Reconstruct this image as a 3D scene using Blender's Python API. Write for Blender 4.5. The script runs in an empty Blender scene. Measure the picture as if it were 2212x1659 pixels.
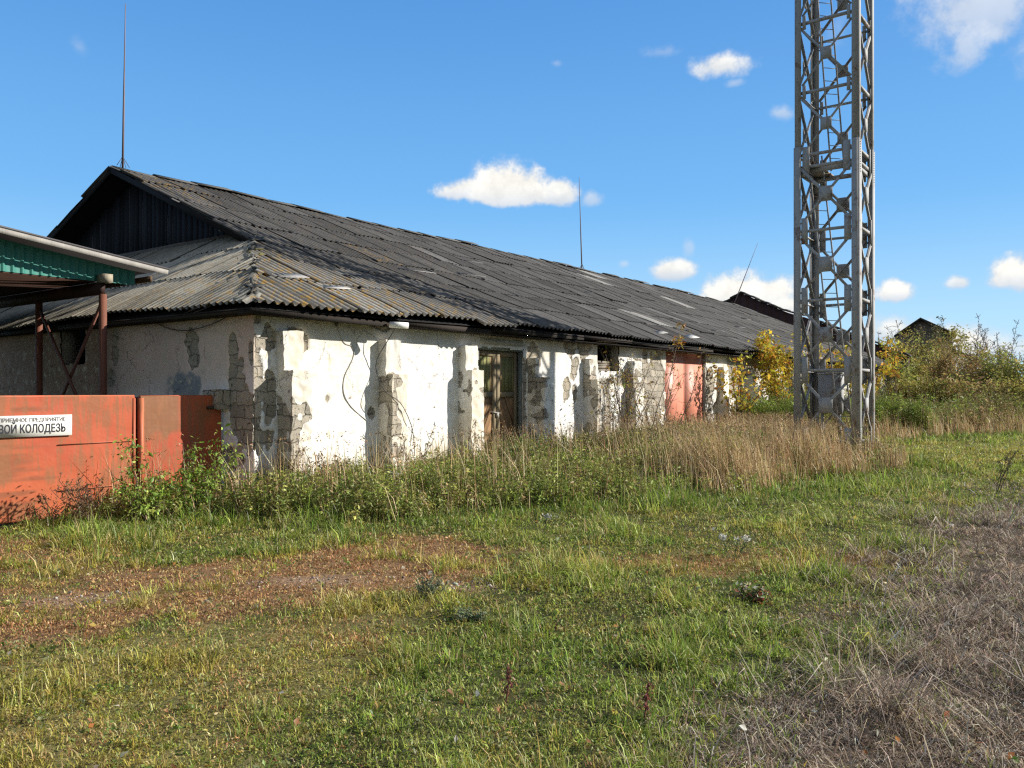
import bpy, bmesh, math, random
import numpy as np
from mathutils import Vector, Matrix

random.seed(11)
rng = np.random.default_rng(11)
R = math.radians
scene = bpy.context.scene
COL = scene.collection

# ------------------------------------------------------------------ frames
F, HZ, CX, CAMZ = 1800.0, 845.0, 1106.0, 1.7          # focal length and horizon of the survey photo
AL = math.atan2(.595, .804)
UX, UY = math.sin(AL), math.cos(AL)                    # along the facade
NX, NY = -UY, UX                                       # into the building
C0 = (-3.96, 12.78)                                    # corner of the warehouse


def L2W(a, d, z=0.0):
    return (C0[0] + a * UX + d * NX, C0[1] + a * UY + d * NY, z)


def W2L(x, y):
    dx, dy = x - C0[0], y - C0[1]
    return dx * UX + dy * UY, dx * NX + dy * NY


def a_on(x, d=0.0):                                    # survey x -> position along a wall at depth d
    k = (x - CX) / F
    return (k * (C0[1] + d * NY) - C0[0] - d * NX) / (UX - k * UY)


def z_on(x, y, d=0.0):
    a = a_on(x, d)
    Y = C0[1] + a * UY + d * NY
    return CAMZ + (HZ - y) / F * Y


def d_on(x, a=0.0):
    k = (x - CX) / F
    return (k * (C0[1] + a * UY) - C0[0] - a * UX) / (NX - k * NY)


def zd_on(x, y, a=0.0):
    d = d_on(x, a)
    Y = C0[1] + a * UY + d * NY
    return CAMZ + (HZ - y) / F * Y


def gp(x, y):                                          # survey point on the ground
    Y = F * CAMZ / (y - HZ)
    return ((x - CX) / F * Y, Y)


def P(x, y, Y):
    return ((x - CX) / F * Y, Y, CAMZ + (HZ - y) / F * Y)


# ------------------------------------------------------------------ noise
def _h(ix, iy, iz, s):
    n = (ix * 374761393 + iy * 668265263 + iz * 2147483647 + s * 974634777) & 0x7fffffff
    n = ((n ^ (n >> 13)) * 1274126177) & 0x7fffffff
    n = ((n ^ (n >> 16)) * 668265263) & 0x7fffffff
    return (n ^ (n >> 15)).astype(np.float64) % 100003 / 100003.0


def vn3(x, y, z, s=0):
    x, y, z = np.broadcast_arrays(np.asarray(x, float), np.asarray(y, float), np.asarray(z, float))
    ix, iy, iz = np.floor(x).astype(np.int64), np.floor(y).astype(np.int64), np.floor(z).astype(np.int64)
    fx, fy, fz = x - ix, y - iy, z - iz
    fx, fy, fz = [f * f * (3 - 2 * f) for f in (fx, fy, fz)]
    r = 0
    for i in (0, 1):
        for j in (0, 1):
            for k in (0, 1):
                w = (fx if i else 1 - fx) * (fy if j else 1 - fy) * (fz if k else 1 - fz)
                r = r + w * _h(ix + i, iy + j, iz + k, s)
    return r


def vn2(x, y, s=0):
    x, y = np.broadcast_arrays(np.asarray(x, float), np.asarray(y, float))
    ix, iy = np.floor(x).astype(np.int64), np.floor(y).astype(np.int64)
    fx, fy = x - ix, y - iy
    fx, fy = [f * f * (3 - 2 * f) for f in (fx, fy)]
    z0 = np.zeros_like(ix)
    return ((1 - fx) * (1 - fy) * _h(ix, iy, z0, s) + fx * (1 - fy) * _h(ix + 1, iy, z0, s)
            + (1 - fx) * fy * _h(ix, iy + 1, z0, s) + fx * fy * _h(ix + 1, iy + 1, z0, s))


def fbm(x, y, s=0, o=4):
    r, amp, t = 0, 1.0, 0
    for i in range(o):
        r = r + amp * vn2(np.asarray(x) * 2 ** i, np.asarray(y) * 2 ** i, s + i * 17)
        t += amp
        amp *= .5
    return r / t


def sst(e0, e1, x):
    t = np.clip((x - e0) / (e1 - e0), 0, 1)
    return t * t * (3 - 2 * t)


# ------------------------------------------------------------------ objects
def tag(o, label=None, cat=None, group=None, kind=None):
    if label: o['label'] = label
    if cat: o['category'] = cat
    if group: o['group'] = group
    if kind: o['kind'] = kind
    return o


def empty(name, loc, rz=0.0, label=None, cat=None, group=None):
    o = bpy.data.objects.new(name, None)
    o.empty_display_size = .3
    o.location = loc
    o.rotation_euler = (0, 0, rz)
    COL.objects.link(o)
    return tag(o, label, cat, group)


def mesh_obj(name, V, faces, mat, parent=None, col=None, attrs=None, smooth=False, loc=None, rz=None):
    V = np.asarray(V, np.float32).reshape(-1, 3)
    fl = [np.asarray(f, np.int32) for f in faces if len(f)]
    me = bpy.data.meshes.new(name)
    me.vertices.add(len(V))
    me.vertices.foreach_set('co', V.ravel())
    tot = np.concatenate([np.full(len(f), f.shape[1], np.int32) for f in fl])
    idx = np.concatenate([f.ravel() for f in fl])
    me.loops.add(len(idx))
    me.loops.foreach_set('vertex_index', idx)
    me.polygons.add(len(tot))
    st = np.zeros(len(tot), np.int32)
    st[1:] = np.cumsum(tot)[:-1]
    me.polygons.foreach_set('loop_start', st)
    me.polygons.foreach_set('loop_total', tot)
    if smooth:
        me.polygons.foreach_set('use_smooth', np.ones(len(tot), bool))
    if col is not None:
        at = me.attributes.new('col', 'FLOAT_COLOR', 'POINT')
        c4 = np.ones((len(V), 4), np.float32)
        c4[:, :3] = np.asarray(col, np.float32).reshape(-1, 3)
        at.data.foreach_set('color', c4.ravel())
    for k, v in (attrs or {}).items():
        at = me.attributes.new(k, 'FLOAT', 'POINT')
        at.data.foreach_set('value', np.asarray(v, np.float32))
    me.update(calc_edges=True)
    me.validate()
    if mat: me.materials.append(mat)
    o = bpy.data.objects.new(name, me)
    COL.objects.link(o)
    if parent: o.parent = parent
    if loc is not None: o.location = loc
    if rz is not None: o.rotation_euler = (0, 0, rz)
    return o


class MB:
    """collects boxes, bars and tubes into one mesh"""
    def __init__(self):
        self.v, self.f4, self.f3, self.c = [], [], [], []

    def add(self, vs, f4=(), f3=(), col=(.5, .5, .5)):
        b = len(self.v)
        self.v += [tuple(p) for p in vs]
        self.c += [tuple(col)] * len(vs)
        self.f4 += [tuple(i + b for i in f) for f in f4]
        self.f3 += [tuple(i + b for i in f) for f in f3]

    def hexa(self, p, col=(.5, .5, .5)):
        self.add(p, [(0, 3, 2, 1), (4, 5, 6, 7), (0, 1, 5, 4), (1, 2, 6, 5), (2, 3, 7, 6), (3, 0, 4, 7)], (), col)

    def box(self, p0, p1, col=(.5, .5, .5)):
        x0, y0, z0 = p0
        x1, y1, z1 = p1
        self.hexa([(x0, y0, z0), (x1, y0, z0), (x1, y1, z0), (x0, y1, z0),
                   (x0, y0, z1), (x1, y0, z1), (x1, y1, z1), (x0, y1, z1)], col)

    def beam(self, p, q, w, t, side, col=(.5, .5, .5)):
        """bar from p to q, w across along 'side', t thick"""
        p, q, s = Vector(p), Vector(q), Vector(side)
        d = (q - p).normalized()
        s = (s - d * s.dot(d)).normalized() * (w / 2)
        n = d.cross(s).normalized() * (t / 2)
        self.hexa([p - s - n, p + s - n, p + s + n, p - s + n, q - s - n, q + s - n, q + s + n, q - s + n], col)

    def prism(self, pts, off, col=(.5, .5, .5)):
        off = Vector(off)
        n = len(pts)
        a = [Vector(p) for p in pts]
        vs = a + [p + off for p in a]
        b = len(self.v)
        self.v += [tuple(p) for p in vs]
        self.c += [tuple(col)] * len(vs)
        c1 = sum(a, Vector()) / n
        self.v += [tuple(c1), tuple(c1 + off)]
        self.c += [tuple(col)] * 2
        for i in range(n):
            j = (i + 1) % n
            self.f4.append((b + i, b + j, b + n + j, b + n + i))
            self.f3.append((b + j, b + i, b + 2 * n))
            self.f3.append((b + n + i, b + n + j, b + 2 * n + 1))

    def tube(self, pts, rad, sides=5, col=(.5, .5, .5)):
        pts = [Vector(p) for p in pts]
        n = len(pts)
        rad = rad if hasattr(rad, '__len__') else [rad] * n
        b = len(self.v)
        up = None
        for i, p in enumerate(pts):
            d = (pts[min(i + 1, n - 1)] - pts[max(i - 1, 0)])
            d = d.normalized() if d.length > 1e-9 else Vector((0, 0, 1))
            if up is None:
                up = Vector((1, 0, 0)) if abs(d.x) < .8 else Vector((0, 1, 0))
            s = (up - d * up.dot(d))
            s = s.normalized() if s.length > 1e-6 else d.orthogonal().normalized()
            up = s
            t = d.cross(s)
            for k in range(sides):
                an = 2 * math.pi * k / sides
                self.v.append(tuple(p + (s * math.cos(an) + t * math.sin(an)) * rad[i]))
                self.c.append(tuple(col))
        for i in range(n - 1):
            for k in range(sides):
                k2 = (k + 1) % sides
                self.f4.append((b + i * sides + k, b + i * sides + k2, b + (i + 1) * sides + k2, b + (i + 1) * sides + k))
        for e in (0, n - 1):
            ring = [b + e * sides + k for k in range(sides)]
            for k in range(1, sides - 1):
                self.f3.append((ring[0], ring[k + 1], ring[k]) if e == 0 else (ring[0], ring[k], ring[k + 1]))

    def build(self, name, mat, parent=None, smooth=False, **kw):
        return mesh_obj(name, self.v, [self.f4, self.f3], mat, parent, self.c, smooth=smooth, **kw)


# ------------------------------------------------------------------ materials
def lin(h):
    h = h.lstrip('#')
    r = []
    for i in (0, 2, 4):
        c = int(h[i:i + 2], 16) / 255
        r.append(c / 12.92 if c <= .04045 else ((c + .055) / 1.055) ** 2.4)
    return tuple(r)


class Mat:
    def __init__(self, name):
        self.m = bpy.data.materials.new(name)
        self.m.use_nodes = True
        self.t = self.m.node_tree
        self.t.nodes.clear()
        self.out = self.n('ShaderNodeOutputMaterial')

    def n(self, typ, ins=None, **kw):
        nd = self.t.nodes.new(typ)
        for k, v in kw.items():
            setattr(nd, k, v)
        for k, v in (ins or {}).items():
            self.set(nd.inputs[k], v)
        return nd

    def set(self, sock, v):
        if isinstance(v, bpy.types.NodeSocket):
            self.t.links.new(v, sock)
        elif isinstance(v, tuple) and len(v) == 3 and sock.type == 'RGBA':
            sock.default_value = (*v, 1)
        else:
            sock.default_value = v

    def math(self, op, a, b=0.0, c=0.0, clamp=False):
        nd = self.n('ShaderNodeMath', operation=op, use_clamp=clamp)
        for i, v in enumerate((a, b, c)):
            self.set(nd.inputs[i], v)
        return nd.outputs[0]

    def mix(self, f, a, b, blend='MIX'):
        nd = self.n('ShaderNodeMix', data_type='RGBA', blend_type=blend)
        self.set(nd.inputs[0], f)
        self.set(nd.inputs[6], a)
        self.set(nd.inputs[7], b)
        return nd.outputs[2]

    def noise(self, vec, scale, detail=4, rough=.6):
        nd = self.n('ShaderNodeTexNoise', {'Scale': scale, 'Detail': detail, 'Roughness': rough})
        if vec is not None: self.set(nd.inputs['Vector'], vec)
        return nd.outputs[0]

    def ramp(self, f, e0, e1, v0=0.0, v1=1.0):
        nd = self.n('ShaderNodeMapRange', interpolation_type='SMOOTHSTEP')
        for i, v in enumerate((f, e0, e1, v0, v1)):
            self.set(nd.inputs[i], v)
        return nd.outputs[0]

    def attr(self, name='col'):
        return self.n('ShaderNodeAttribute', attribute_name=name)

    def pos(self, obj=True):
        tc = self.n('ShaderNodeTexCoord')
        return tc.outputs['Object']

    def scaled(self, vec, s):
        nd = self.n('ShaderNodeVectorMath', operation='MULTIPLY')
        self.set(nd.inputs[0], vec)
        nd.inputs[1].default_value = s
        return nd.outputs[0]

    def bump(self, h, strength=.4, dist=.02):
        nd = self.n('ShaderNodeBump', {'Strength': strength, 'Distance': dist, 'Height': h})
        return nd.outputs[0]

    def finish(self, col, rough=.85, normal=None, metal=0.0, spec=.3):
        b = self.n('ShaderNodeBsdfPrincipled', {'Base Color': col, 'Roughness': rough, 'Metallic': metal,
                                                'Specular IOR Level': spec})
        if normal is not None: self.set(b.inputs['Normal'], normal)
        self.t.links.new(b.outputs[0], self.out.inputs[0])
        return self.m


def pm(name, var=.3, vscale=5.0, bump=.3, bscale=40., rough=.85, metal=0., spec=.25, stretch=(1, 1, 1), dist=.01):
    """vertex-coloured surface with uneven tone and a little relief"""
    m = Mat(name)
    v = m.scaled(m.pos(), stretch)
    n1 = m.noise(v, vscale, 5)
    n2 = m.noise(v, bscale, 3)
    f = m.math('ADD', m.math('MULTIPLY', n1, 2 * var), m.math('MULTIPLY', n2, var), )
    f = m.math('ADD', f, 1 - 1.5 * var)
    c = m.n('ShaderNodeVectorMath', operation='SCALE')
    m.set(c.inputs[0], m.attr().outputs['Color'])
    m.set(c.inputs['Scale'], f)
    return m.finish(c.outputs[0], rough, m.bump(n2, bump, dist), metal, spec)


def foliage(name, trans=.3, gloss=.02):
    m = Mat(name)
    c = m.attr().outputs['Color']
    d = m.n('ShaderNodeBsdfDiffuse', {'Color': c})
    t = m.n('ShaderNodeBsdfTranslucent', {'Color': c})
    g = m.n('ShaderNodeBsdfGlossy', {'Color': (1., 1., 1.), 'Roughness': .45})
    mx = m.n('ShaderNodeMixShader', {0: trans, 1: d.outputs[0], 2: t.outputs[0]})
    m2 = m.n('ShaderNodeMixShader', {0: gloss, 1: mx.outputs[0], 2: g.outputs[0]})
    m.t.links.new(m2.outputs[0], m.out.inputs[0])
    return m.m


def plaster_mat():
    m = Mat('plaster')
    p = m.pos()
    sep = m.n('ShaderNodeSeparateXYZ')
    m.set(sep.inputs[0], p)
    cmb = m.n('ShaderNodeCombineXYZ')
    m.set(cmb.inputs[0], m.math('ADD', sep.outputs[0], sep.outputs[1]))
    m.set(cmb.inputs[1], sep.outputs[2])
    uv = cmb.outputs[0]
    wob = m.noise(p, 3.0, 3)
    uvw = m.n('ShaderNodeVectorMath', operation='ADD')
    m.set(uvw.inputs[0], uv)
    wv = m.n('ShaderNodeVectorMath', operation='SCALE')
    tn = m.n('ShaderNodeTexNoise', {'Scale': 4.0, 'Detail': 3.0})
    m.set(tn.inputs['Vector'], p)
    m.set(wv.inputs[0], tn.outputs[1])
    wv.inputs['Scale'].default_value = .20
    m.set(uvw.inputs[1], wv.outputs[0])
    br = m.n('ShaderNodeTexBrick', {'Color1': (.47, .42, .34), 'Color2': (.29, .265, .22), 'Mortar': (.20, .18, .15),
                                    'Scale': 1.0, 'Mortar Size': .014, 'Mortar Smooth': .8, 'Bias': 0.0,
                                    'Brick Width': .42, 'Row Height': .2})
    m.set(br.inputs['Vector'], uvw.outputs[0])
    fine = m.noise(p, 38., 6, .7)
    mid = m.noise(p, 2.2, 6, .65)
    # blocks: pitted shell stone
    pit = m.ramp(m.noise(p, 22., 4, .65), .34, .44)
    blk = m.mix(m.math('SUBTRACT', 1.0, pit), br.outputs['Color'], (.07, .06, .05))
    blk = m.mix(m.math('MULTIPLY', m.ramp(mid, .45, .70), .7), blk, (.44, .38, .28))
    # plaster: limewash with wear
    c = m.attr().outputs['Color']
    wash = m.mix(m.ramp(m.noise(p, 5.5, 7, .7), .50, .68), c, (.62, .55, .43))
    wash = m.mix(m.math('MULTIPLY', m.ramp(m.noise(m.scaled(p, (1, 1, .14)), 9.0, 5, .7), .56, .75), .55), wash, (.45, .41, .34))
    # cracks
    vo = m.n('ShaderNodeTexVoronoi', {'Scale': 1.3}, feature='DISTANCE_TO_EDGE')
    cw = m.n('ShaderNodeVectorMath', operation='ADD')
    m.set(cw.inputs[0], uv)
    cs = m.n('ShaderNodeVectorMath', operation='SCALE')
    tn2 = m.n('ShaderNodeTexNoise', {'Scale': 2.5, 'Detail': 6.0, 'Roughness': .7})
    m.set(tn2.inputs['Vector'], p)
    m.set(cs.inputs[0], tn2.outputs[1])
    cs.inputs['Scale'].default_value = .55
    m.set(cw.inputs[1], cs.outputs[0])
    m.set(vo.inputs['Vector'], cw.outputs[0])
    crack = m.ramp(vo.outputs['Distance'], .002, .010, 1.0, 0.0)
    crack = m.math('MULTIPLY', crack, m.ramp(m.noise(p, 1.1, 3), .46, .56))
    wash = m.mix(m.math('MULTIPLY', crack, .55), wash, (.12, .10, .08))
    bare = m.ramp(m.math('ADD', m.attr('bare').outputs['Fac'], m.math('MULTIPLY', m.math('SUBTRACT', fine, .5), .9)), .45, .55)
    col = m.mix(bare, wash, blk)
    edge = m.ramp(m.math('ABSOLUTE', m.math('SUBTRACT', bare, .5)), .2, .5, .55, 0.0)
    col = m.mix(edge, col, (.16, .13, .10))
    h = m.math('ADD', m.math('MULTIPLY', m.math('SUBTRACT', 1.0, br.outputs['Fac']), .6), m.math('MULTIPLY', fine, .5))
    h = m.math('ADD', m.math('MULTIPLY', h, bare), m.math('MULTIPLY', m.math('SUBTRACT', 1.0, bare), m.math('ADD', 1.3, m.math('MULTIPLY', fine, .25))))
    h = m.math('SUBTRACT', h, m.math('MULTIPLY', crack, .3))
    return m.finish(col, .92, m.bump(h, .8, .03), 0, .1)


def slate_mat():
    m = Mat('weathered_slate')
    p = m.pos()
    c = m.attr().outputs['Color']
    n1 = m.noise(p, 1.4, 6, .7)
    n2 = m.noise(p, 14., 6, .75)
    n3 = m.noise(m.scaled(p, (1, .25, .5)), 7., 5, .7)
    f = m.math('ADD', m.math('MULTIPLY', n2, 1.3), m.math('MULTIPLY', n3, .9))
    f = m.math('SUBTRACT', f, .12)
    s = m.n('ShaderNodeVectorMath', operation='SCALE')
    m.set(s.inputs[0], c)
    m.set(s.inputs['Scale'], f)
    col = m.mix(m.math('MULTIPLY', m.ramp(n2, .58, .72), .5), s.outputs[0], (.20, .185, .15))
    col = m.mix(m.math('MULTIPLY', m.ramp(n1, .55, .75), .6), col, (.045, .042, .038))
    lich = m.math('MULTIPLY', m.attr('lichen').outputs['Fac'], m.ramp(m.noise(p, 6., 5, .7), .50, .62))
    col = m.mix(lich, col, (.36, .22, .06))
    return m.finish(col, .9, m.bump(n2, .5, .012), 0, .15)


def gate_mat():
    m = Mat('gate_paint')
    p = m.pos()
    c = m.attr().outputs['Color']
    st = m.noise(m.scaled(p, (1, 1, .10)), 14., 6, .7)
    big = m.noise(p, 1.6, 4, .6)
    k = m.ramp(m.math('ADD', st, m.math('MULTIPLY', m.math('SUBTRACT', big, .5), .9)), .43, .60)
    rust = m.mix(m.noise(p, 30., 5), (.22, .085, .035), (.30, .14, .06))
    col = m.mix(m.math('MULTIPLY', k, .72), c, rust)
    pale = m.ramp(m.noise(m.scaled(p, (1, 1, .2)), 5., 6, .7), .55, .75)
    col = m.mix(m.math('MULTIPLY', pale, .18), col, (.58, .19, .09))
    h = m.noise(p, 3.0, 3)
    return m.finish(col, .55, m.bump(h, .35, .03), 0, .35)


def ground_mat():
    m = Mat('soil')
    p = m.pos()
    c = m.attr().outputs['Color']
    n2 = m.noise(p, 16., 9, .8)
    n3 = m.noise(p, 70., 4, .7)
    f = m.math('ADD', m.math('ADD', m.math('MULTIPLY', n2, 1.8), m.math('MULTIPLY', n3, 1.4)), -.55)
    s = m.n('ShaderNodeVectorMath', operation='SCALE')
    m.set(s.inputs[0], c)
    m.set(s.inputs['Scale'], f)
    return m.finish(s.outputs[0], .95, m.bump(m.noise(p, 22., 6, .7), .7, .04), 0, .1)


def steel_mat():
    m = Mat('tower_paint')
    p = m.pos()
    c = m.attr().outputs['Color']
    n = m.noise(p, 6., 6, .7)
    col = m.mix(m.ramp(m.noise(p, 3.6, 8, .78), .53, .66), c, (.16, .085, .05))
    col = m.mix(m.math('MULTIPLY', m.ramp(n, .5, .75), .5), col, (.20, .20, .20))
    col = m.mix(m.math('MULTIPLY', m.ramp(m.noise(m.scaled(p, (1, 1, .1)), 11., 4), .55, .8), .4), col, (.13, .13, .14))
    return m.finish(col, .75, m.bump(n, .06, .004), 0, .15)


M_plaster, M_slate, M_gate, M_soil, M_steel = plaster_mat(), slate_mat(), gate_mat(), ground_mat(), steel_mat()
M_wood = pm('old_wood', .5, 4., .5, 60., .9, stretch=(1, 1, .12))
M_board = pm('dark_boards', .4, 4., .4, 50., .9, stretch=(1, 1, .2))
M_metal = pm('painted_sheet', .12, 3., .1, 30., .5, spec=.4)
M_rusty = pm('rusty_paint', .3, 7., .2, 40., .65)
M_brick = pm('old_brickwork', .55, 6., .6, 30., .95, dist=.03)
M_paint = pm('white_board', .08, 4., .05, 30., .55)
M_ink = pm('lettering_paint', .1, 8., .02, 30., .6)
M_bark = pm('bark', .4, 12., .3, 60., .95)
M_stone = pm('stone', .3, 9., .6, 40., .95, dist=.02)
M_leaf = foliage('leaves', .35, .02)
M_grass = foliage('grass_blades', .38, .02)
M_dry = foliage('dry_stalks', .22, .015)

# ------------------------------------------------------------------ camera, sun, sky
cam = bpy.data.cameras.new('camera')
co = bpy.data.objects.new('camera', cam)
COL.objects.link(co)
co.location = (0, 0, CAMZ)
co.rotation_euler = (R(90), 0, 0)
cam.sensor_width = 36
cam.lens = 36 * F / 2212
cam.shift_y = (HZ - 829.5) / 2212
cam.clip_end = 5000
scene.camera = co

SUN_EL = R(28)
sh = np.array([-NX + UX, -NY + UY])
sh /= np.linalg.norm(sh)
sun_dir = Vector((sh[0] * math.cos(SUN_EL), sh[1] * math.cos(SUN_EL), math.sin(SUN_EL)))
sl = bpy.data.lights.new('sun', 'SUN')
sl.energy = 5.0
sl.angle = R(.53)
sl.color = (1.0, .94, .845)
so = bpy.data.objects.new('sun', sl)
COL.objects.link(so)
so.rotation_euler = (-sun_dir).to_track_quat('-Z', 'Y').to_euler()
so.location = (30, 5, 30)

SKY_STR = .13


def build_world():
    w = bpy.data.worlds.new('World')
    scene.world = w
    w.use_nodes = True
    m = Mat.__new__(Mat)
    m.t = w.node_tree
    m.t.nodes.clear()
    out = m.n('ShaderNodeOutputWorld')
    sky = m.n('ShaderNodeTexSky', sky_type='NISHITA')
    sky.sun_disc = False
    sky.sun_elevation = SUN_EL
    sky.sun_rotation = math.atan2(sun_dir.x, sun_dir.y)
    sky.air_density = 1.0
    sky.dust_density = 0.0
    sky.ozone_density = 1.6
    tc = m.n('ShaderNodeTexCoord')
    d = tc.outputs['Generated']
    sp = m.n('ShaderNodeSeparateXYZ')
    m.set(sp.inputs[0], d)
    az = m.math('ARCTAN2', sp.outputs[0], sp.outputs[1])
    el = m.math('ARCSINE', sp.outputs[2])
    n1 = m.noise(d, 13., 10, .60)
    n2 = m.noise(d, 34., 9, .62)
    nz = m.math('ADD', m.math('MULTIPLY', m.math('SUBTRACT', n1, .5), 1.9), m.math('MULTIPLY', m.math('SUBTRACT', n2, .5), 1.3))

    def ang(x, y):
        k, e = (x - CX) / F, (HZ - y) / F
        return math.atan(k), math.atan(e / math.sqrt(1 + k * k))
    # clear autumn air: the band above the horizon stays pale blue
    hor = m.mix(m.ramp(el, .0, .24), (2.65, 4.1, 5.1), m.mix(m.ramp(el, .14, .50), (.92, 2.55, 4.75), (.40, 1.55, 3.8)))
    hs_col = m.mix(m.ramp(el, .04, .62, .95, .85), sky.outputs[0], hor)
    # each cloud: survey x, y of centre, half width, half height up, half height down, noise weight, softness, opacity
    clouds = [(1100, 422, 118, 72, 26, .8, .38, 1.0), (1010, 416, 88, 36, 17, .9, .45, .95), (1195, 424, 66, 40, 20, .9, .5, .95),
              (1278, 430, 30, 22, 16, 1.3, .9, .55), (1555, 142, 76, 40, 28, 1.0, .6, .95), (1585, 180, 26, 12, 10, 1.2, .9, .4),
              (1430, 112, 48, 16, 12, 1.5, 1.0, .3), (1693, 245, 30, 16, 14, 1.3, .9, .5), (1615, 652, 118, 66, 40, .8, .4, 1.0),
              (1700, 668, 60, 32, 30, .7, .6, 1.0), (1452, 588, 52, 26, 18, .9, .55, .95), (1490, 535, 14, 22, 20, 1.2, .9, .35),
              (1936, 634, 56, 36, 18, .9, .45, 1.0), (2180, 600, 80, 52, 30, .9, .45, 1.0), (2075, 612, 42, 20, 13, 1.0, .6, .85),
              (2130, 22, 230, 80, 62, 1.5, 1.1, .66), (2085, 105, 62, 50, 40, 1.5, 1.0, .6), (2300, 120, 150, 80, 60, 1.1, 1.0, .6),
              (170, 103, 34, 20, 22, 1.6, 1.1, .25), (1202, 137, 14, 8, 8, 1.2, 1.0, .25), (1930, 715, 90, 36, 34, .8, .7, .9), (2090, 760, 120, 60, 40, .7, .6, 1.0),
              (2150, 755, 150, 40, 40, .6, .8, .85), (2450, 640, 150, 50, 30, .8, .7, 1.0), (-400, 500, 160, 50, 26, .8, .7, .9),
              (1810, 60, 40, 60, 60, 1.5, 1.2, .25), (1350, 570, 14, 9, 9, 1.2, 1.0, .4), (3000, 420, 200, 70, 40, .8, .7, .9)]
    cov, low = None, None
    for (x, y, wx, hu, hd, nw, sf, op) in clouds:
        a0, e0 = ang(x, y)
        rx = wx / F / (1 + ((x - CX) / F) ** 2)
        u = m.math('MULTIPLY', m.math('SUBTRACT', az, a0), 1 / rx)
        e = m.math('SUBTRACT', el, e0)
        v = m.math('MAXIMUM', m.math('MULTIPLY', e, F / hu), m.math('MULTIPLY', e, -F / hd))
        q = m.math('SQRT', m.math('ADD', m.math('MULTIPLY', u, u), m.math('MULTIPLY', v, v)))
        q = m.math('ADD', m.math('SUBTRACT', 1.0, q), m.math('MULTIPLY', nz, nw))
        c = m.ramp(q, -.08, sf, 0.0, op)
        b = m.math('MULTIPLY', m.ramp(m.math('MULTIPLY', e, F / (hu + hd)), -.45, .25), c)
        cov = c if cov is None else m.math('MAXIMUM', cov, c)
        low = b if low is None else m.math('MAXIMUM', low, b)
    top = m.mix(m.ramp(n2, .35, .65), (4.6, 4.5, 4.2), (5.4, 5.3, 5.0))
    ccol = m.mix(low, (3.1, 3.5, 4.1), top)
    fill_veil = m.math('MULTIPLY', m.math('MAXIMUM', m.ramp(el, .62, 1.0), m.ramp(sp.outputs[1], .05, -.35)), m.ramp(m.noise(d, 2.2, 6, .6), .30, .60, .45, .95))  # unseen cloud veil added overhead and behind the camera for neutral fill
    hs_col = m.mix(fill_veil, hs_col, (1.55, 1.68, 1.80))
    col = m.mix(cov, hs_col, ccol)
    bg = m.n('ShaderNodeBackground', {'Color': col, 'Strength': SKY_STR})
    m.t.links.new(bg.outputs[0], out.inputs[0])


build_world()
vs = scene.view_settings
vs.view_transform = 'Standard'
vs.look = 'None'
vs.exposure = 0.62
vs.gamma = 1.0
vs.use_curve_mapping = False
scene.render.engine = 'CYCLES'
scene.cycles.use_denoising = False
scene.cycles.sample_clamp_indirect = 4.0
scene.cycles.filter_width = 1.3
scene.cycles.max_bounces = 6
scene.cycles.diffuse_bounces = 3
scene.cycles.transparent_max_bounces = 4

# ------------------------------------------------------------------ ground and its zones
def sdf(px, py, poly):
    """signed distance (negative inside)"""
    poly = np.asarray(poly, float)
    inside = np.zeros(px.shape, bool)
    dmin = np.full(px.shape, 1e18)
    n = len(poly)
    for i in range(n):
        ax, ay = poly[i]
        bx, by = poly[(i + 1) % n]
        ex, ey = bx - ax, by - ay
        t = np.clip(((px - ax) * ex + (py - ay) * ey) / (ex * ex + ey * ey), 0, 1)
        dmin = np.minimum(dmin, (px - ax - ex * t) ** 2 + (py - ay - ey * t) ** 2)
        cond = ((ay > py) != (by > py))
        xs = ex * (py - ay) / (by - ay if by != ay else 1e-9) + ax
        inside ^= cond & (px < xs)
    d = np.sqrt(dmin)
    return np.where(inside, -d, d)


def G(*pts):
    return [gp(x, y) for x, y in pts]


Z_DEAD = G((2700, 1010), (2140, 1075), (1990, 1150), (1930, 1250), (1900, 1330), (1780, 1420), (1640, 1490), (1560, 1570), (1480, 1700), (1400, 2100), (1300, 3500), (6000, 3500), (6000, 1010))
Z_OR1 = G((180, 1225), (420, 1215), (640, 1180), (820, 1150), (1000, 1150), (1120, 1180), (1080, 1240), (900, 1280), (700, 1290), (560, 1320), (330, 1330), (150, 1370), (0, 1400), (-700, 1430), (-700, 1300), (60, 1310), (200, 1290))
Z_OR2 = G((-700, 1180), (-100, 1160), (100, 1160), (280, 1190), (240, 1230), (100, 1262), (-700, 1285))
Z_OR3 = G((1120, 1180), (1500, 1205), (1900, 1180), (1990, 1200), (1900, 1228), (1500, 1245), (1150, 1230))
Z_YEL = G((-900, 1410), (0, 1400), (400, 1360), (620, 1330), (860, 1300), (800, 1420), (760, 1500), (600, 1580), (500, 1800), (300, 3000), (-900, 3000))
Z_FAR = G((1890, 960), (2300, 948), (3500, 940), (3500, 1010), (2300, 1050), (2000, 1050), (1900, 1005))
Z_BARE = [(gp(680, 1250), .75, .13), (gp(180, 1288), .5, .10), (gp(1010, 1268), .3, .08)]


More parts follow.
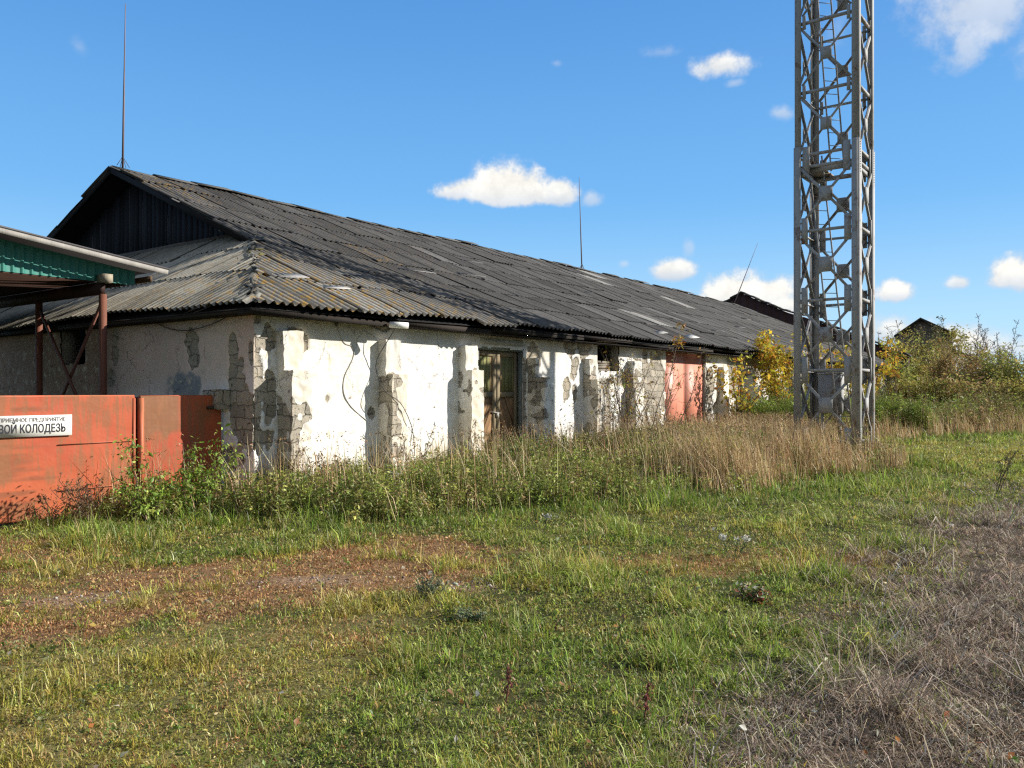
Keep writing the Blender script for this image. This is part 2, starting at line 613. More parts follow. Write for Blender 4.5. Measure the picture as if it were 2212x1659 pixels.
def zones(X, Y):
    j = .5 * (fbm(X * .9, Y * .9, 5) - .5) + .35 * (fbm(X * 3.1, Y * 3.1, 9, 3) - .5)
    sc = np.clip(Y / 8, .4, 3)
    jj = j * 2.2 * sc
    w = {}
    for k, poly, soft in (('dead', Z_DEAD, .8), ('or1', Z_OR1, .3), ('or2', Z_OR2, .4), ('or3', Z_OR3, .3), ('yel', Z_YEL, .5), ('far', Z_FAR, 1.0)):
        w[k] = 1 - sst(-soft, soft, (sdf(X, Y, poly) + jj) / sc)
    w['bare'] = np.zeros_like(X)
    for (c, ra, rb) in Z_BARE:
        q = np.sqrt(((X - c[0]) / ra) ** 2 + ((Y - c[1]) / (rb * 2.2)) ** 2) + j * 2.0
        w['bare'] = np.maximum(w['bare'], 1 - sst(.6, 1.2, q))
    return w


def belt_edge(a, d):
    e = np.interp(a, [-3, -2.2, -1.4, -.5, 2, 4.5, 6.5, 11, 12.3, 13.4, 18, 23, 27, 32, 45, 70], [.6, -.2, -1.5, -2.6, -4.0, -5.1, -5.9, -6.8, -6.5, -4.9, -4.2, -4.0, -5.4, -7.4, -11, -16])
    return e + .75 * (fbm(a * .6, d * .6, 41) - .5) * 2 + .45 * (fbm(a * 1.9, d * 1.9, 43, 2) - .5) * 2


TWC = (12.19, -5.27)                                   # tower centre in the warehouse frame


def ground_z(X, Y):
    X, Y = np.asarray(X, float), np.asarray(Y, float)
    a, d = W2L(X, Y)
    flat = sst(-7, -2.5, d) * (1 - sst(50, 60, a))
    h = .16 * (fbm(X * .35, Y * .35, 31, 3) - .5) + .05 * (fbm(X * 2.0, Y * 2.0, 33, 3) - .5)
    far = sst(60, 400, np.hypot(X, Y))
    return h * (1 - .9 * flat) * (1 - far) - .02 + .12 * np.exp(-((a - TWC[0]) ** 2 + (d - TWC[1]) ** 2) / 12)


def axis_grid(lo, hi, fine, out, n_out):
    inner = np.arange(lo, hi, fine)
    g = np.geomspace(fine, out, n_out)
    g = np.cumsum(g) / np.sum(g) * out
    return np.concatenate([(lo - g)[::-1], inner, inner[-1] + g])


gx = axis_grid(-12, 16, .09, 900, 46)
gy = axis_grid(2, 20, .09, 900, 52)
GX, GY = np.meshgrid(gx, gy)
gX, gY = GX.ravel(), GY.ravel()
gZ = ground_z(gX, gY)
zw = zones(gX, gY)
gn = fbm(gX * 1.3, gY * 1.3, 3)
gc = np.array([.060, .062, .022])[None] * (0.6 + .9 * gn[:, None])
for k, cc in (('far', (.15, .15, .045)), ('yel', (.18, .155, .06)), ('or3', (.22, .145, .06)), ('or2', (.20, .13, .06)), ('or1', (.21, .125, .065)), ('dead', (.095, .070, .048)), ('bare', (.24, .155, .095))):
    gc = gc + (np.array(cc)[None] * (0.7 + .6 * gn[:, None]) - gc) * zw[k][:, None]
nx, ny = len(gx), len(gy)
ii = (np.arange(ny - 1)[:, None] * nx + np.arange(nx - 1)[None]).ravel()
tag(mesh_obj('ground', np.stack([gX, gY, gZ], 1), [np.stack([ii, ii + 1, ii + nx + 1, ii + nx], 1)], M_soil, col=gc, smooth=True), kind='structure')


# ------------------------------------------------------------------ blades and leaves
def blades(Pb, h, w, az, lean, col, tipcol=None):
    n = len(Pb)
    up = np.array([0, 0, 1.0])
    dr = np.stack([np.cos(az), np.sin(az), np.zeros(n)], 1)
    tw = az + math.pi / 2 + rng.normal(0, .6, n)
    sd = np.stack([np.cos(tw), np.sin(tw), np.zeros(n)], 1) * (w / 2)[:, None]
    l1, l2 = lean * .55, np.minimum(lean * 1.5, 2.1)
    m = Pb + h[:, None] * .55 * (up * np.cos(l1)[:, None] + dr * np.sin(l1)[:, None])
    t = m + h[:, None] * .5 * (up * np.cos(l2)[:, None] + dr * np.sin(l2)[:, None])
    V = np.stack([Pb - sd, Pb + sd, m - sd * .8, m + sd * .8, t], 1).reshape(-1, 3)
    b = np.arange(n)[:, None] * 5
    q = b + np.array([[0, 1, 3, 2]])
    tr = b + np.array([[2, 3, 4]])
    tc = col if tipcol is None else tipcol
    cc = np.stack([col, col, col, col, tc], 1).reshape(-1, 3)
    return V, q, tr, cc


def leaves(Pc, size, col, upness=.5, aspect=.45, droop=0.0):
    n = len(Pc)
    a = rng.uniform(0, 2 * math.pi, n)
    e = rng.normal(0, .6, n) - droop
    d = np.stack([np.cos(a) * np.cos(e), np.sin(a) * np.cos(e), np.sin(e)], 1)
    r = rng.normal(0, 1, (n, 3))
    r[:, 2] += upness * 2
    s = np.cross(d, r)
    s /= np.linalg.norm(s, axis=1)[:, None] + 1e-9
    nn = np.cross(s, d)
    L = size[:, None]
    V = np.stack([Pc, Pc + d * L * .5 + s * L * aspect * .5 + nn * L * .08, Pc + d * L - nn * L * .05, Pc + d * L * .5 - s * L * aspect * .5 + nn * L * .08], 1).reshape(-1, 3)
    b = np.arange(n)[:, None] * 4
    tr = np.concatenate([b + np.array([[0, 1, 2]]), b + np.array([[0, 2, 3]])])
    return V, tr, np.repeat(col, 4, axis=0)


class Soup:
    def __init__(self):
        self.V, self.q, self.t, self.c, self.n = [], [], [], [], 0

    def blades(self, *a, **k):
        V, q, tr, cc = blades(*a, **k)
        self.V.append(V); self.q.append(q + self.n); self.t.append(tr + self.n); self.c.append(cc)
        self.n += len(V)

    def leaves(self, *a, **k):
        V, tr, cc = leaves(*a, **k)
        self.V.append(V); self.t.append(tr + self.n); self.c.append(cc)
        self.n += len(V)

    def build(self, name, mat, parent=None, **kw):
        return mesh_obj(name, np.concatenate(self.V), [np.concatenate(self.q) if self.q else np.zeros((0, 4), int), np.concatenate(self.t)], mat, parent, np.concatenate(self.c), **kw)


def pal(n, cols, jit=.25):
    cols = np.asarray(cols, float)
    c = cols[rng.integers(0, len(cols), n)]
    return np.clip(c * np.exp(rng.normal(0, jit, n))[:, None] * (1 + rng.normal(0, .06, (n, 3))), 0, .8)


GREEN = [(.27, .34, .05), (.35, .41, .075), (.18, .25, .036), (.42, .43, .14)]
LUSH = [(.19, .28, .04), (.26, .35, .058), (.125, .19, .032)]
YELG = [(.42, .36, .07), (.47, .37, .10), (.35, .32, .06), (.48, .38, .15)]
ORNG = [(.42, .225, .10), (.34, .165, .075), (.48, .29, .13), (.42, .31, .11)]
DEAD = [(.34, .27, .205), (.24, .185, .14), (.48, .40, .31), (.14, .105, .08), (.38, .28, .18)]
TANC = [(.60, .43, .24), (.66, .50, .30), (.50, .34, .18), (.44, .34, .16)]

# the yard: tufts of grass, each with its own tone and height ---------------
PER = 12
nt = 132000
k = rng.uniform(-1.12, 1.12, nt)
Yt = rng.uniform(1.9 ** .60, 44 ** .60, nt) ** (1 / .60)
Xt = k * Yt
a_, d_ = W2L(Xt, Yt)
edge = belt_edge(a_, d_)
w = zones(Xt, Yt)
keep = ~((d_ > edge + .5) & (a_ > -2.6)) & ~((d_ > .7) & (a_ < .2))
keep &= rng.uniform(0, 1, nt) > w['bare'] * .45
keep &= rng.uniform(0, 1, nt) < .50 + .9 * sst(.22, .62, fbm(Xt * 2.6, Yt * 2.6, 57, 3))
Xt, Yt, a_, d_, edge = [q[keep] for q in (Xt, Yt, a_, d_, edge)]
w = {q: v[keep] for q, v in w.items()}
nt = len(Xt)
clump = fbm(Xt * 1.6, Yt * 1.6, 51, 3)
big = fbm(Xt * .8 + 4, Yt * .8, 73, 3)
orr = np.maximum(np.maximum(w['or1'], w['or2'] * .9), w['or3'] * .75)
u = lambda: rng.uniform(0, 1, nt)
typ = np.zeros(nt, int)
typ[u() < .12 + .55 * sst(.47, .62, big)] = 1
typ[u() < w['yel'] * (.68 + .7 * (clump - .4))] = 1
typ[u() < w['yel'] * .55 * sst(.50, .66, fbm(Xt * 1.2 + 2, Yt * 1.2, 99, 3))] = 2
typ[u() < w['far'] * .45] = 1
typ[(u() < .05 + .18 * sst(.55, .7, fbm(Xt * 1.9, Yt * 1.9, 89, 3)))] = 2
typ[u() < .7 * sst(.15, .5, orr)] = 1
typ[u() < orr * (1.08 - .8 * sst(.54, .66, clump))] = 2
typ[u() < .97 * w['dead']] = 3
lush = np.clip((1 - sst(0, 1.8, edge - d_)) * (a_ > -2) + sst(.56, .68, fbm(Xt * .45 + 3, Yt * .45, 77)) * .6, 0, 1) * (typ == 0)
ht = np.choose(typ, [.016 + .058 * clump ** 1.3, .014 + .050 * clump ** 1.4, .018 + .030 * clump, .032 + .115 * clump ** 1.3])
ht = ht * (1 + .7 * lush) * (.75 + 1.9 * sst(.50, .72, fbm(Xt * 1.5 + 8, Yt * 1.5, 83, 3)) * (typ != 2)) * rng.lognormal(0, .28, nt) * (1 + .2 * sst(12, 30, Yt))
tone = rng.lognormal(0, .30, nt)
pals = [GREEN, YELG, ORNG, DEAD]
ct_ = np.zeros((nt, 3))
for i, pl_ in enumerate(pals):
    s = typ == i
    ct_[s] = np.asarray(pl_)[rng.integers(0, len(pl_), s.sum())]
s = u() < lush
ct_[s] = np.asarray(LUSH)[rng.integers(0, 3, s.sum())]
ct_ *= tone[:, None]
tr_ = (.016 + .0055 * Yt) * rng.lognormal(0, .35, nt)
ix = np.repeat(np.arange(nt), PER)
n = len(ix)
an = rng.uniform(0, 2 * math.pi, n)
rd_ = np.sqrt(rng.uniform(0, 1, n)) * tr_[ix] * np.where(rng.uniform(0, 1, n) < .2, 2.5, 1)
X, Y = Xt[ix] + np.cos(an) * rd_, Yt[ix] + np.sin(an) * rd_
ty = typ[ix]
h = ht[ix] * rng.lognormal(0, .40, n)
wd = (.0024 + .00088 * Y ** .9) * rng.lognormal(0, .25, n) * np.choose(ty, [1.0, .95, .95, .75])
az = an + rng.normal(0, .8, n)
lean = np.abs(rng.normal(.75, .45, n)) + .5 * rd_ / (tr_[ix] + 1e-6) * .5 + np.where(ty == 3, rng.uniform(.3, 1.25, n), 0)
cb = ct_[ix] * np.exp(rng.normal(0, .17, (n, 1))) * (1 + rng.normal(0, .05, (n, 3)))
dryb = (rng.uniform(0, 1, n) < .12) & (ty == 0)
cb[dryb] = pal(dryb.sum(), [(.46, .40, .20), (.40, .29, .15)])
cb = np.clip(cb, 0, .75)
Pz = np.stack([X, Y, ground_z(X, Y) - .004], 1)
S = {i: Soup() for i in range(4)}
names = {0: ('lawn_grass', 'grass'), 1: ('yellowed_grass', 'grass'), 2: ('rusty_short_grass', 'grass'), 3: ('dead_grass', 'dead grass')}
labs = {0: 'green grass tufts growing over the open yard', 1: 'yellowed dry grass mixed over the yard', 2: 'short rust coloured grass on the worn track', 3: 'matted brown grey dead grass at the lower right'}
for i in range(4):
    s = ty == i
    S[i].blades(Pz[s], h[s], wd[s], az[s], lean[s], cb[s])
# broad leaved herbs flat in the sward
nr = 5200
k = rng.uniform(-.8, .8, nr)
Yr = rng.uniform(2.8 ** .6, 26 ** .6, nr) ** (1 / .6)
Xr = k * Yr
ar, dr_ = W2L(Xr, Yr)
wr = zones(Xr, Yr)
o = (rng.uniform(0, 1, nr) < (1 - .9 * wr['dead']) * (1 - .7 * wr['or1']) * sst(.38, .6, fbm(Xr * .9, Yr * .9, 87, 3))) & (dr_ < belt_edge(ar, dr_) + .3)
Xr, Yr = Xr[o], Yr[o]
nr = len(Xr)
ix = np.repeat(np.arange(nr), 11)
m = len(ix)
an = rng.uniform(0, 6.28, m)
rr_ = rng.uniform(.1, 1, m) * (.03 + .003 * Yr[ix])
pr = np.stack([Xr[ix] + np.cos(an) * rr_, Yr[ix] + np.sin(an) * rr_, ground_z(Xr, Yr)[ix] + rng.uniform(.012, .075, m)], 1)
hc = np.asarray([(.16, .22, .045), (.12, .18, .035), (.21, .25, .07), (.24, .26, .12), (.30, .24, .08)])[rng.integers(0, 5, nr)] * rng.lognormal(0, .2, (nr, 1))
S[0].leaves(pr, (.016 + .0013 * Yr[ix]) * rng.lognormal(0, .3, m), np.clip(hc[ix] * np.exp(rng.normal(0, .15, (m, 1))), 0, .7), upness=.9, aspect=.62)
# creeping mat plants close to the soil
nm = 320000
k = rng.uniform(-1.12, 1.12, nm)
Ym = rng.uniform(1.9 ** .6, 22 ** .6, nm) ** (1 / .6)
Xm = k * Ym
am, dm = W2L(Xm, Ym)
wm = zones(Xm, Ym)
orm = np.maximum(np.maximum(wm['or1'], wm['or2']), wm['or3'] * .8)
o = (rng.uniform(0, 1, nm) < (1 - wm['dead']) * (1 - .75 * wm['bare']) * (.35 + .65 * sst(.35, .6, fbm(Xm * 2.2, Ym * 2.2, 111, 3)))) & (dm < belt_edge(am, dm) + .2) & ~((dm > .7) & (am < .2))
Xm, Ym, orm, ym = Xm[o], Ym[o], orm[o], wm['yel'][o]
nm = len(Xm)
mc = pal(nm, [(.20, .26, .05), (.26, .30, .065), (.15, .21, .04)])
s = rng.uniform(0, 1, nm) < .25 + .45 * ym
mc[s] = pal(s.sum(), [(.38, .33, .09), (.32, .24, .09), (.43, .34, .13)])
s = rng.uniform(0, 1, nm) < orm * .9
mc[s] = pal(s.sum(), [(.42, .225, .105), (.34, .17, .085), (.47, .29, .13), (.36, .27, .11)])
pm_ = np.stack([Xm, Ym, ground_z(Xm, Ym) + rng.uniform(.003, .028, nm)], 1)
msz = (.010 + .0017 * Ym) * rng.lognormal(0, .3, nm)
s = orm > .5
S[2].leaves(pm_[s], msz[s], mc[s], upness=.7, aspect=.5)
S[1].leaves(pm_[~s], msz[~s], mc[~s], upness=.7, aspect=.5)
# bleached straws lying over the dead mat
nn = 3000
ks = rng.uniform(.05, .8, nn)
Ys = rng.uniform(3.0 ** .7, 15 ** .7, nn) ** (1 / .7)
Xs = ks * Ys
o = rng.uniform(0, 1, nn) < zones(Xs, Ys)['dead'] * (.12 + 1.1 * sst(.48, .62, fbm(Xs * .8, Ys * .8, 95)))
Xs, Ys = Xs[o], Ys[o]
nn = len(Xs)
S[3].blades(np.stack([Xs, Ys, ground_z(Xs, Ys) + .01], 1), rng.lognormal(math.log(.15), .45, nn), .0028 + .0008 * Ys, rng.uniform(0, 6.28, nn), rng.uniform(.6, 1.5, nn), pal(nn, [(.44, .36, .27), (.36, .27, .19), (.50, .43, .34)], .15))
for i in range(4):
    tag(S[i].build(names[i][0], M_dry if i in (2, 3) else M_grass), labs[i], names[i][1], kind='stuff')
# leaves blown over the grass
nl = 420
k = rng.uniform(-.7, .7, nl)
Yl = rng.uniform(3.2 ** .7, 24 ** .7, nl) ** (1 / .7)
Xl = k * Yl
al, dl = W2L(Xl, Yl)
o = dl < belt_edge(al, dl)
Xl, Yl = Xl[o], Yl[o]
fl_ = Soup()
fl_.leaves(np.stack([Xl, Yl, ground_z(Xl, Yl) + rng.uniform(.02, .06, len(Xl))], 1), rng.uniform(.025, .05, len(Xl)) * (1 + .03 * Yl), pal(len(Xl), [(.5, .2, .06), (.5, .36, .08), (.45, .36, .26), (.30, .14, .07), (.58, .55, .48)]), upness=1.2, aspect=.7)
tag(fl_.build('fallen_leaves', M_leaf), 'scattered fallen leaves lying in the yard grass', 'leaves', kind='stuff')
# ------------------------------------------------------------------ warehouse
W0 = empty('warehouse', L2W(0, 0), math.pi / 2 - AL, 'long derelict whitewashed warehouse with peeling plaster and a corrugated slate roof', 'warehouse')
WID, LEN, EZ = 19.0, 44.0, 2.99
TAN, TSK = .428, .578
WT = 2.89                                              # wall top

# openings on the facade (position along wall, bottom, top)
DOOR = (a_on(1034), a_on(1131), -.1, z_on(1080, 752))
WIN = (a_on(1291), a_on(1337), z_on(1312, 803), z_on(1312, 738))
PINK = (a_on(1438), a_on(1525), -.1, z_on(1480, 762))
FARW = [(25.3, 26.2, 1.75, 2.6), (30.2, 31.2, 1.75, 2.6), (35.0, 36.0, 1.7, 2.6)]
EWIN = (d_on(185), d_on(131), zd_on(158, 787), zd_on(158, 702))


def wall_grid(name, s0, s1, z0, z1, res, holes, fn, axis, off, mat, thick=.03):
    s = np.linspace(s0, s1, int((s1 - s0) / res) + 1)
    z = np.linspace(z0, z1, int((z1 - z0) / res) + 1)
    Sg, Zg = np.meshgrid(s, z)
    col, bare, disp = fn(Sg.ravel(), Zg.ravel())
    o = off + disp
    V = np.stack([Sg.ravel(), o, Zg.ravel()], 1) if axis == 'x' else np.stack([o, Sg.ravel(), Zg.ravel()], 1)
    nx = len(s)
    i = (np.arange(len(z) - 1)[:, None] * nx + np.arange(nx - 1)[None]).ravel()
    sc, zc = (Sg[:-1, :-1] + res / 2).ravel(), (Zg[:-1, :-1] + res / 2).ravel()
    keep = np.ones(len(i), bool)
    jag = .05 * (vn2(sc * 7, zc * 7, 5) - .5)
    for (a, b, c, d) in holes:
        keep &= ~((sc + jag > a) & (sc + jag < b) & (zc + jag > c) & (zc + jag < d))
    i = i[keep]
    q = np.stack([i, i + 1, i + nx + 1, i + nx], 1)
    if axis == 'y': q = q[:, ::-1]
    return mesh_obj(name, V, [q], mat, W0, col, {'bare': bare}, smooth=True)


def blobs(s, z, lst, seed, amp=.55, freq=3.2):
    n = fbm(s * freq, z * freq, seed, 4) - .5
    n2 = fbm(s * freq * 3.3, z * freq * 3.3, seed + 3, 3) - .5
    m = np.zeros_like(s)
    for (cs, cz, rs, rz) in lst:
        q = np.sqrt(((s - cs) / rs) ** 2 + ((z - cz) / rz) ** 2) + n * 1.5 * amp * 2 + n2 * .5
        m = np.maximum(m, 1 - sst(.85, 1.12, q))
    return m


def fb(x, y, rx, ry, d=0.0):
    return (a_on(x, d), z_on(x, y, d), abs(a_on(x + rx, d) - a_on(x - rx, d)) / 2, abs(z_on(x, y - ry, d) - z_on(x, y + ry, d)) / 2)


FB = [fb(553, 830, 17, 150), fb(578, 735, 20, 26), fb(583, 870, 14, 75), fb(556, 690, 9, 13), fb(640, 730, 22, 30),
      fb(727, 694, 9, 14), fb(708, 862, 5, 9), fb(803, 893, 7, 12), fb(757, 860, 4, 3), fb(822, 702, 24, 10),
      fb(1232, 748, 12, 30), fb(1240, 795, 10, 26), fb(1225, 838, 8, 22), fb(1243, 850, 6, 22), fb(1152, 770, 16, 46),
      fb(1262, 740, 12, 30), fb(1275, 960, 14, 40), fb(1412, 845, 26, 90), fb(1378, 860, 14, 80), fb(1350, 820, 22, 20),
      fb(1533, 840, 11, 70), fb(1590, 860, 16, 60), fb(1310, 880, 8, 60), fb(1130, 850, 8, 110), fb(940, 880, 3, 4), fb(905, 905, 3, 3)]


def facade_fn(s, z):
    m = blobs(s, z, FB, 21)
    rnd = sst(.60, .68, fbm(s * .55, z * .8, 61, 5)) * sst(15.5, 19, s)
    m = np.maximum(m, rnd)
    foot = sst(.62, .30, z + .35 * (fbm(s * 1.3, z, 63) - .5) * 2) * sst(.45, .62, fbm(s * 1.1 + 7, z * 1.1, 64))
    m = np.maximum(m, foot)
    n = fbm(s * .9, z * .9, 71, 5)
    base = np.array([.82, .815, .785])[None] * (.88 + .24 * n[:, None])
    cream = sst(.52, .66, fbm(s * .7 + 9, z * .5, 73, 5))[:, None] * .5
    base = base * (1 - cream) + np.array([.70, .635, .50])[None] * cream
    # greyer towards the eave, splash dirt at the foot
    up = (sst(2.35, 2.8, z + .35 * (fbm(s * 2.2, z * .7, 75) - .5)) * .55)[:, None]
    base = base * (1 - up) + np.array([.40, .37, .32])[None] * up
    lo = (sst(.9, .0, z + .5 * (fbm(s * 1.7, z * .9, 77) - .5)) * .5)[:, None]
    base = base * (1 - lo) + np.array([.46, .37, .26])[None] * lo
    grey = (sst(13, 24, s) * .35)[:, None]
    base = base * (1 - grey) + np.array([.45, .42, .36])[None] * grey
    disp = m * (.028 + .02 * (fbm(s * 6, z * 6, 81, 3))) + .02 * (fbm(s * 1.4, z * 1.4, 83, 4) - .5) + .008 * (fbm(s * 7, z * 7, 84, 3) - .5)
    return base, m, disp


HOL = [DOOR, WIN, PINK] + FARW
fw = wall_grid('facade_wall', 0, 20.5, -.15, WT, .032, HOL, facade_fn, 'x', 0, M_plaster)
fw2 = wall_grid('facade_wall', 20.5, LEN, -.15, WT, .11, HOL, facade_fn, 'x', 0, M_plaster)


def eb(x, y, rx, ry):
    return (d_on(x), zd_on(x, y), abs(d_on(x + rx) - d_on(x - rx)) / 2, abs(zd_on(x, y - ry) - zd_on(x, y + ry)) / 2)


EB = [eb(413, 735, 22, 34), eb(416, 765, 12, 26), eb(503, 775, 9, 42), eb(512, 850, 20, 70), eb(520, 925, 28, 60), eb(541, 765, 6, 26),
      eb(247, 750, 7, 40), eb(240, 815, 10, 16), eb(536, 925, 12, 60), eb(470, 855, 12, 16), eb(500, 990, 26, 20), eb(232, 700, 6, 14)]


def end_fn(s, z):
    m = blobs(s, z, EB, 121)
    n = fbm(s * .9, z * .9, 171, 5)
    pink = np.array([.72, .57, .48])
    blue = np.array([.84, .83, .84])
    t = sst(1.5, 2.5, z + .9 * (fbm(s * .8, z * .5, 173) - .5) + .10 * s)[:, None]
    base = (blue[None] * (1 - t) + pink[None] * t) * (.78 + .4 * n[:, None])
    cp = blobs(s, z, [eb(400, 845, 34, 46)], 131, .25)[:, None]
    base = base * (1 - cp) + np.array([.27, .29, .31])[None] * cp
    far = sst(3.6, 4.6, s + .6 * (n - .5))[:, None]
    base = base * (1 - far) + np.array([.36, .25, .18])[None] * far * (.8 + .4 * n[:, None])
    disp = m * (.03 + .02 * fbm(s * 6, z * 6, 181, 3)) + .02 * (fbm(s * 1.4, z * 1.4, 183, 4) - .5)
    return base, m, disp


wall_grid('end_wall', 0, 9, -.15, WT, .034, [EWIN], end_fn, 'y', 0, M_plaster)
wall_grid('end_wall', 9, WID, -.15, WT, .2, [], end_fn, 'y', 0, M_plaster)
b = MB()
b.box((0, WID - .2, -.1), (LEN, WID, WT), (.4, .36, .3))
b.build('back_wall', M_stone, W0)
b = MB()
b.box((LEN - .2, .06, -.1), (LEN, WID - .21, WT), (.4, .36, .3))
b.build('far_end_wall', M_stone, W0)
b = MB()
b.box((1.5, .5, -.1), (1.62, WID - .5, 3.2), (.05, .045, .04))  # added dark screen behind the end window, stops light showing through
b.build('light_blocker', M_stone, W0)

# reveals: thickness of the wall round each opening
def reveal(pieces):
    for q, (p0, p1) in enumerate(pieces):
        b = MB()
        b.box(p0, p1, (.34, .31, .26))
        b.build('opening_reveal' if q < 3 else 'window_sill', M_stone, W0)


for (a0, a1, z0, z1) in HOL:
    th = .38
    ps = [((a0 - .05, .035, z0), (a0 - .005, th, z1)), ((a1 + .005, .035, z0), (a1 + .05, th, z1)), ((a0 - .05, .035, z1 + .004), (a1 + .05, th, z1 + .06))]
    if z0 > 0: ps.append(((a0 - .05, .035, z0 - .06), (a1 + .05, th, z0 - .004)))
    reveal(ps)
d0, d1, z0, z1 = EWIN
reveal([((.035, d0 - .05, z0), (.38, d0 - .005, z1)), ((.035, d1 + .005, z0), (.38, d1 + .05, z1)), ((.035, d0 - .05, z1 + .004), (.38, d1 + .05, z1 + .06)), ((.035, d0 - .05, z0 - .06), (.38, d1 + .05, z0 - .004))])


# stepped buttresses --------------------------------------------------
def dbox(parts, seed, bare_amt, tint=1.0):
    """boxes with worn faces; displacement depends on position only, so shared edges stay closed"""
    Vs, Qs, n = [], [], 0
    for (a0, a1, d0, d1, z0, z1) in parts:
        lo, hi = np.array([a0, d0, z0]), np.array([a1, d1, z1])
        for ax in range(3):
            u, v = (ax + 1) % 3, (ax + 2) % 3
            for side in (0, 1):
                nu, nv = [max(2, int((hi[q] - lo[q]) / .035) + 1) for q in (u, v)]
                g1, g2 = np.meshgrid(np.linspace(lo[u], hi[u], nu), np.linspace(lo[v], hi[v], nv))
                p = np.zeros((g1.size, 3))
                p[:, u], p[:, v] = g1.ravel(), g2.ravel()
                p[:, ax] = hi[ax] if side else lo[ax]
                i = (np.arange(nv - 1)[:, None] * nu + np.arange(nu - 1)[None]).ravel() + n
                q = np.stack([i, i + 1, i + nu + 1, i + nu], 1)
                Qs.append(q if side else q[:, ::-1])
                Vs.append(p)
                n += len(p)
    V = np.concatenate(Vs)
    x, y, z = V.T
    D = np.stack([vn3(x * 3, y * 3, z * 3, seed + q) - .5 for q in range(3)], 1) * .038
    D += np.stack([vn3(x * 11, y * 11, z * 11, seed + 5 + q) - .5 for q in range(3)], 1) * .03
    nb = .6 * vn3(x * 2.2, y * 2.2, z * 1.6, seed + 9) + .4 * vn3(x * 7, y * 7, z * 7, seed + 10)
    bare = sst(.62 - bare_amt * .4, .70 - bare_amt * .4, nb)
    nn = vn3(x * 1.7, y * 1.7, z * 1.2, seed + 12)
    col = np.array([.80, .77, .70])[None] * (.75 + .35 * nn[:, None]) * tint
    warm = sst(.5, .75, vn3(x * 2.6, y * 2.6, z * 1.0, seed + 15))[:, None] * .6
    col = col * (1 - warm) + np.array([.70, .61, .46])[None] * warm
    D -= bare[:, None] * np.sign(D) * .004
    return V + D, np.concatenate(Qs), col, bare


def buttress(x0u, x1u, pu, x0l, x1l, pl, ystep, bare, seed, zt=None):
    au0, au1 = a_on(x0u, -pu), a_on(x1u, -pu)
    al0, al1 = a_on(x0l, -pl), a_on(x1l, -pl)
    zs = z_on((x0l + x1l) / 2, ystep, -pl)
    V, Q, c, br = dbox([(al0, al1, -pl, .1, -.15, zs), (au0, au1, -pu, .08, zs - .06, zt or z_on(x1u, 708, -pu))], seed, bare)
    return mesh_obj('buttress', V, [Q], M_plaster, W0, c, {'bare': br}, smooth=False)


buttress(613, 655, .16, 631, 673, .36, 800, .20, 201, 2.66)
buttress(834, 866, .20, 848, 881, .34, 809, .05, 211, 2.62)
buttress(1006, 1031, .18, 1019, 1046, .34, 800, .10, 221, 2.62)
buttress(1157, 1172, .20, 1177, 1196, .46, 815, .12, 231, 2.45)
buttress(1274, 1291, .18, 1291, 1309, .42, 820, .12, 241, 2.5)
buttress(1368, 1386, .18, 1374, 1392, .30, 838, .35, 251, 2.5)
for i, a in enumerate((18.0, 20.4, 22.9, 25.0, 27.4, 29.8, 32.2, 34.6, 37.0, 39.4, 41.8)):
    hh = random.uniform(1.2, 1.9)
    V, Q, c, br = dbox([(a, a + .5, -.38, .1, -.15, hh), (a + .03, a + .42, -.18, .08, hh - .05, 2.5)], 300 + i * 7, random.uniform(.1, .45))
    mesh_obj('buttress', V, [Q], M_plaster, W0, c, {'bare': br})

# pieces of wall broken at the gate post
V, Q, c, br = dbox([(-.20, .02, .62, 1.05, 1.42, 1.72)], 401, 1.2, .6)
mesh_obj('broken_gate_pier', V, [Q], M_plaster, W0, c, {'bare': br})
b = MB()
b.beam((-.32, .74, 1.44), (.02, .74, 1.46), .05, .012, (0, 0, 1), (.06, .04, .03))
b.build('hinge_strap', M_rusty, W0)

# roof -----------------------------------------------------------------
def sag(a, d):
    return .10 * (fbm(a * .16, d * .25, 501, 2) - .5) * 2 + .03 * (fbm(a * .8, d * .8, 503, 2) - .5)


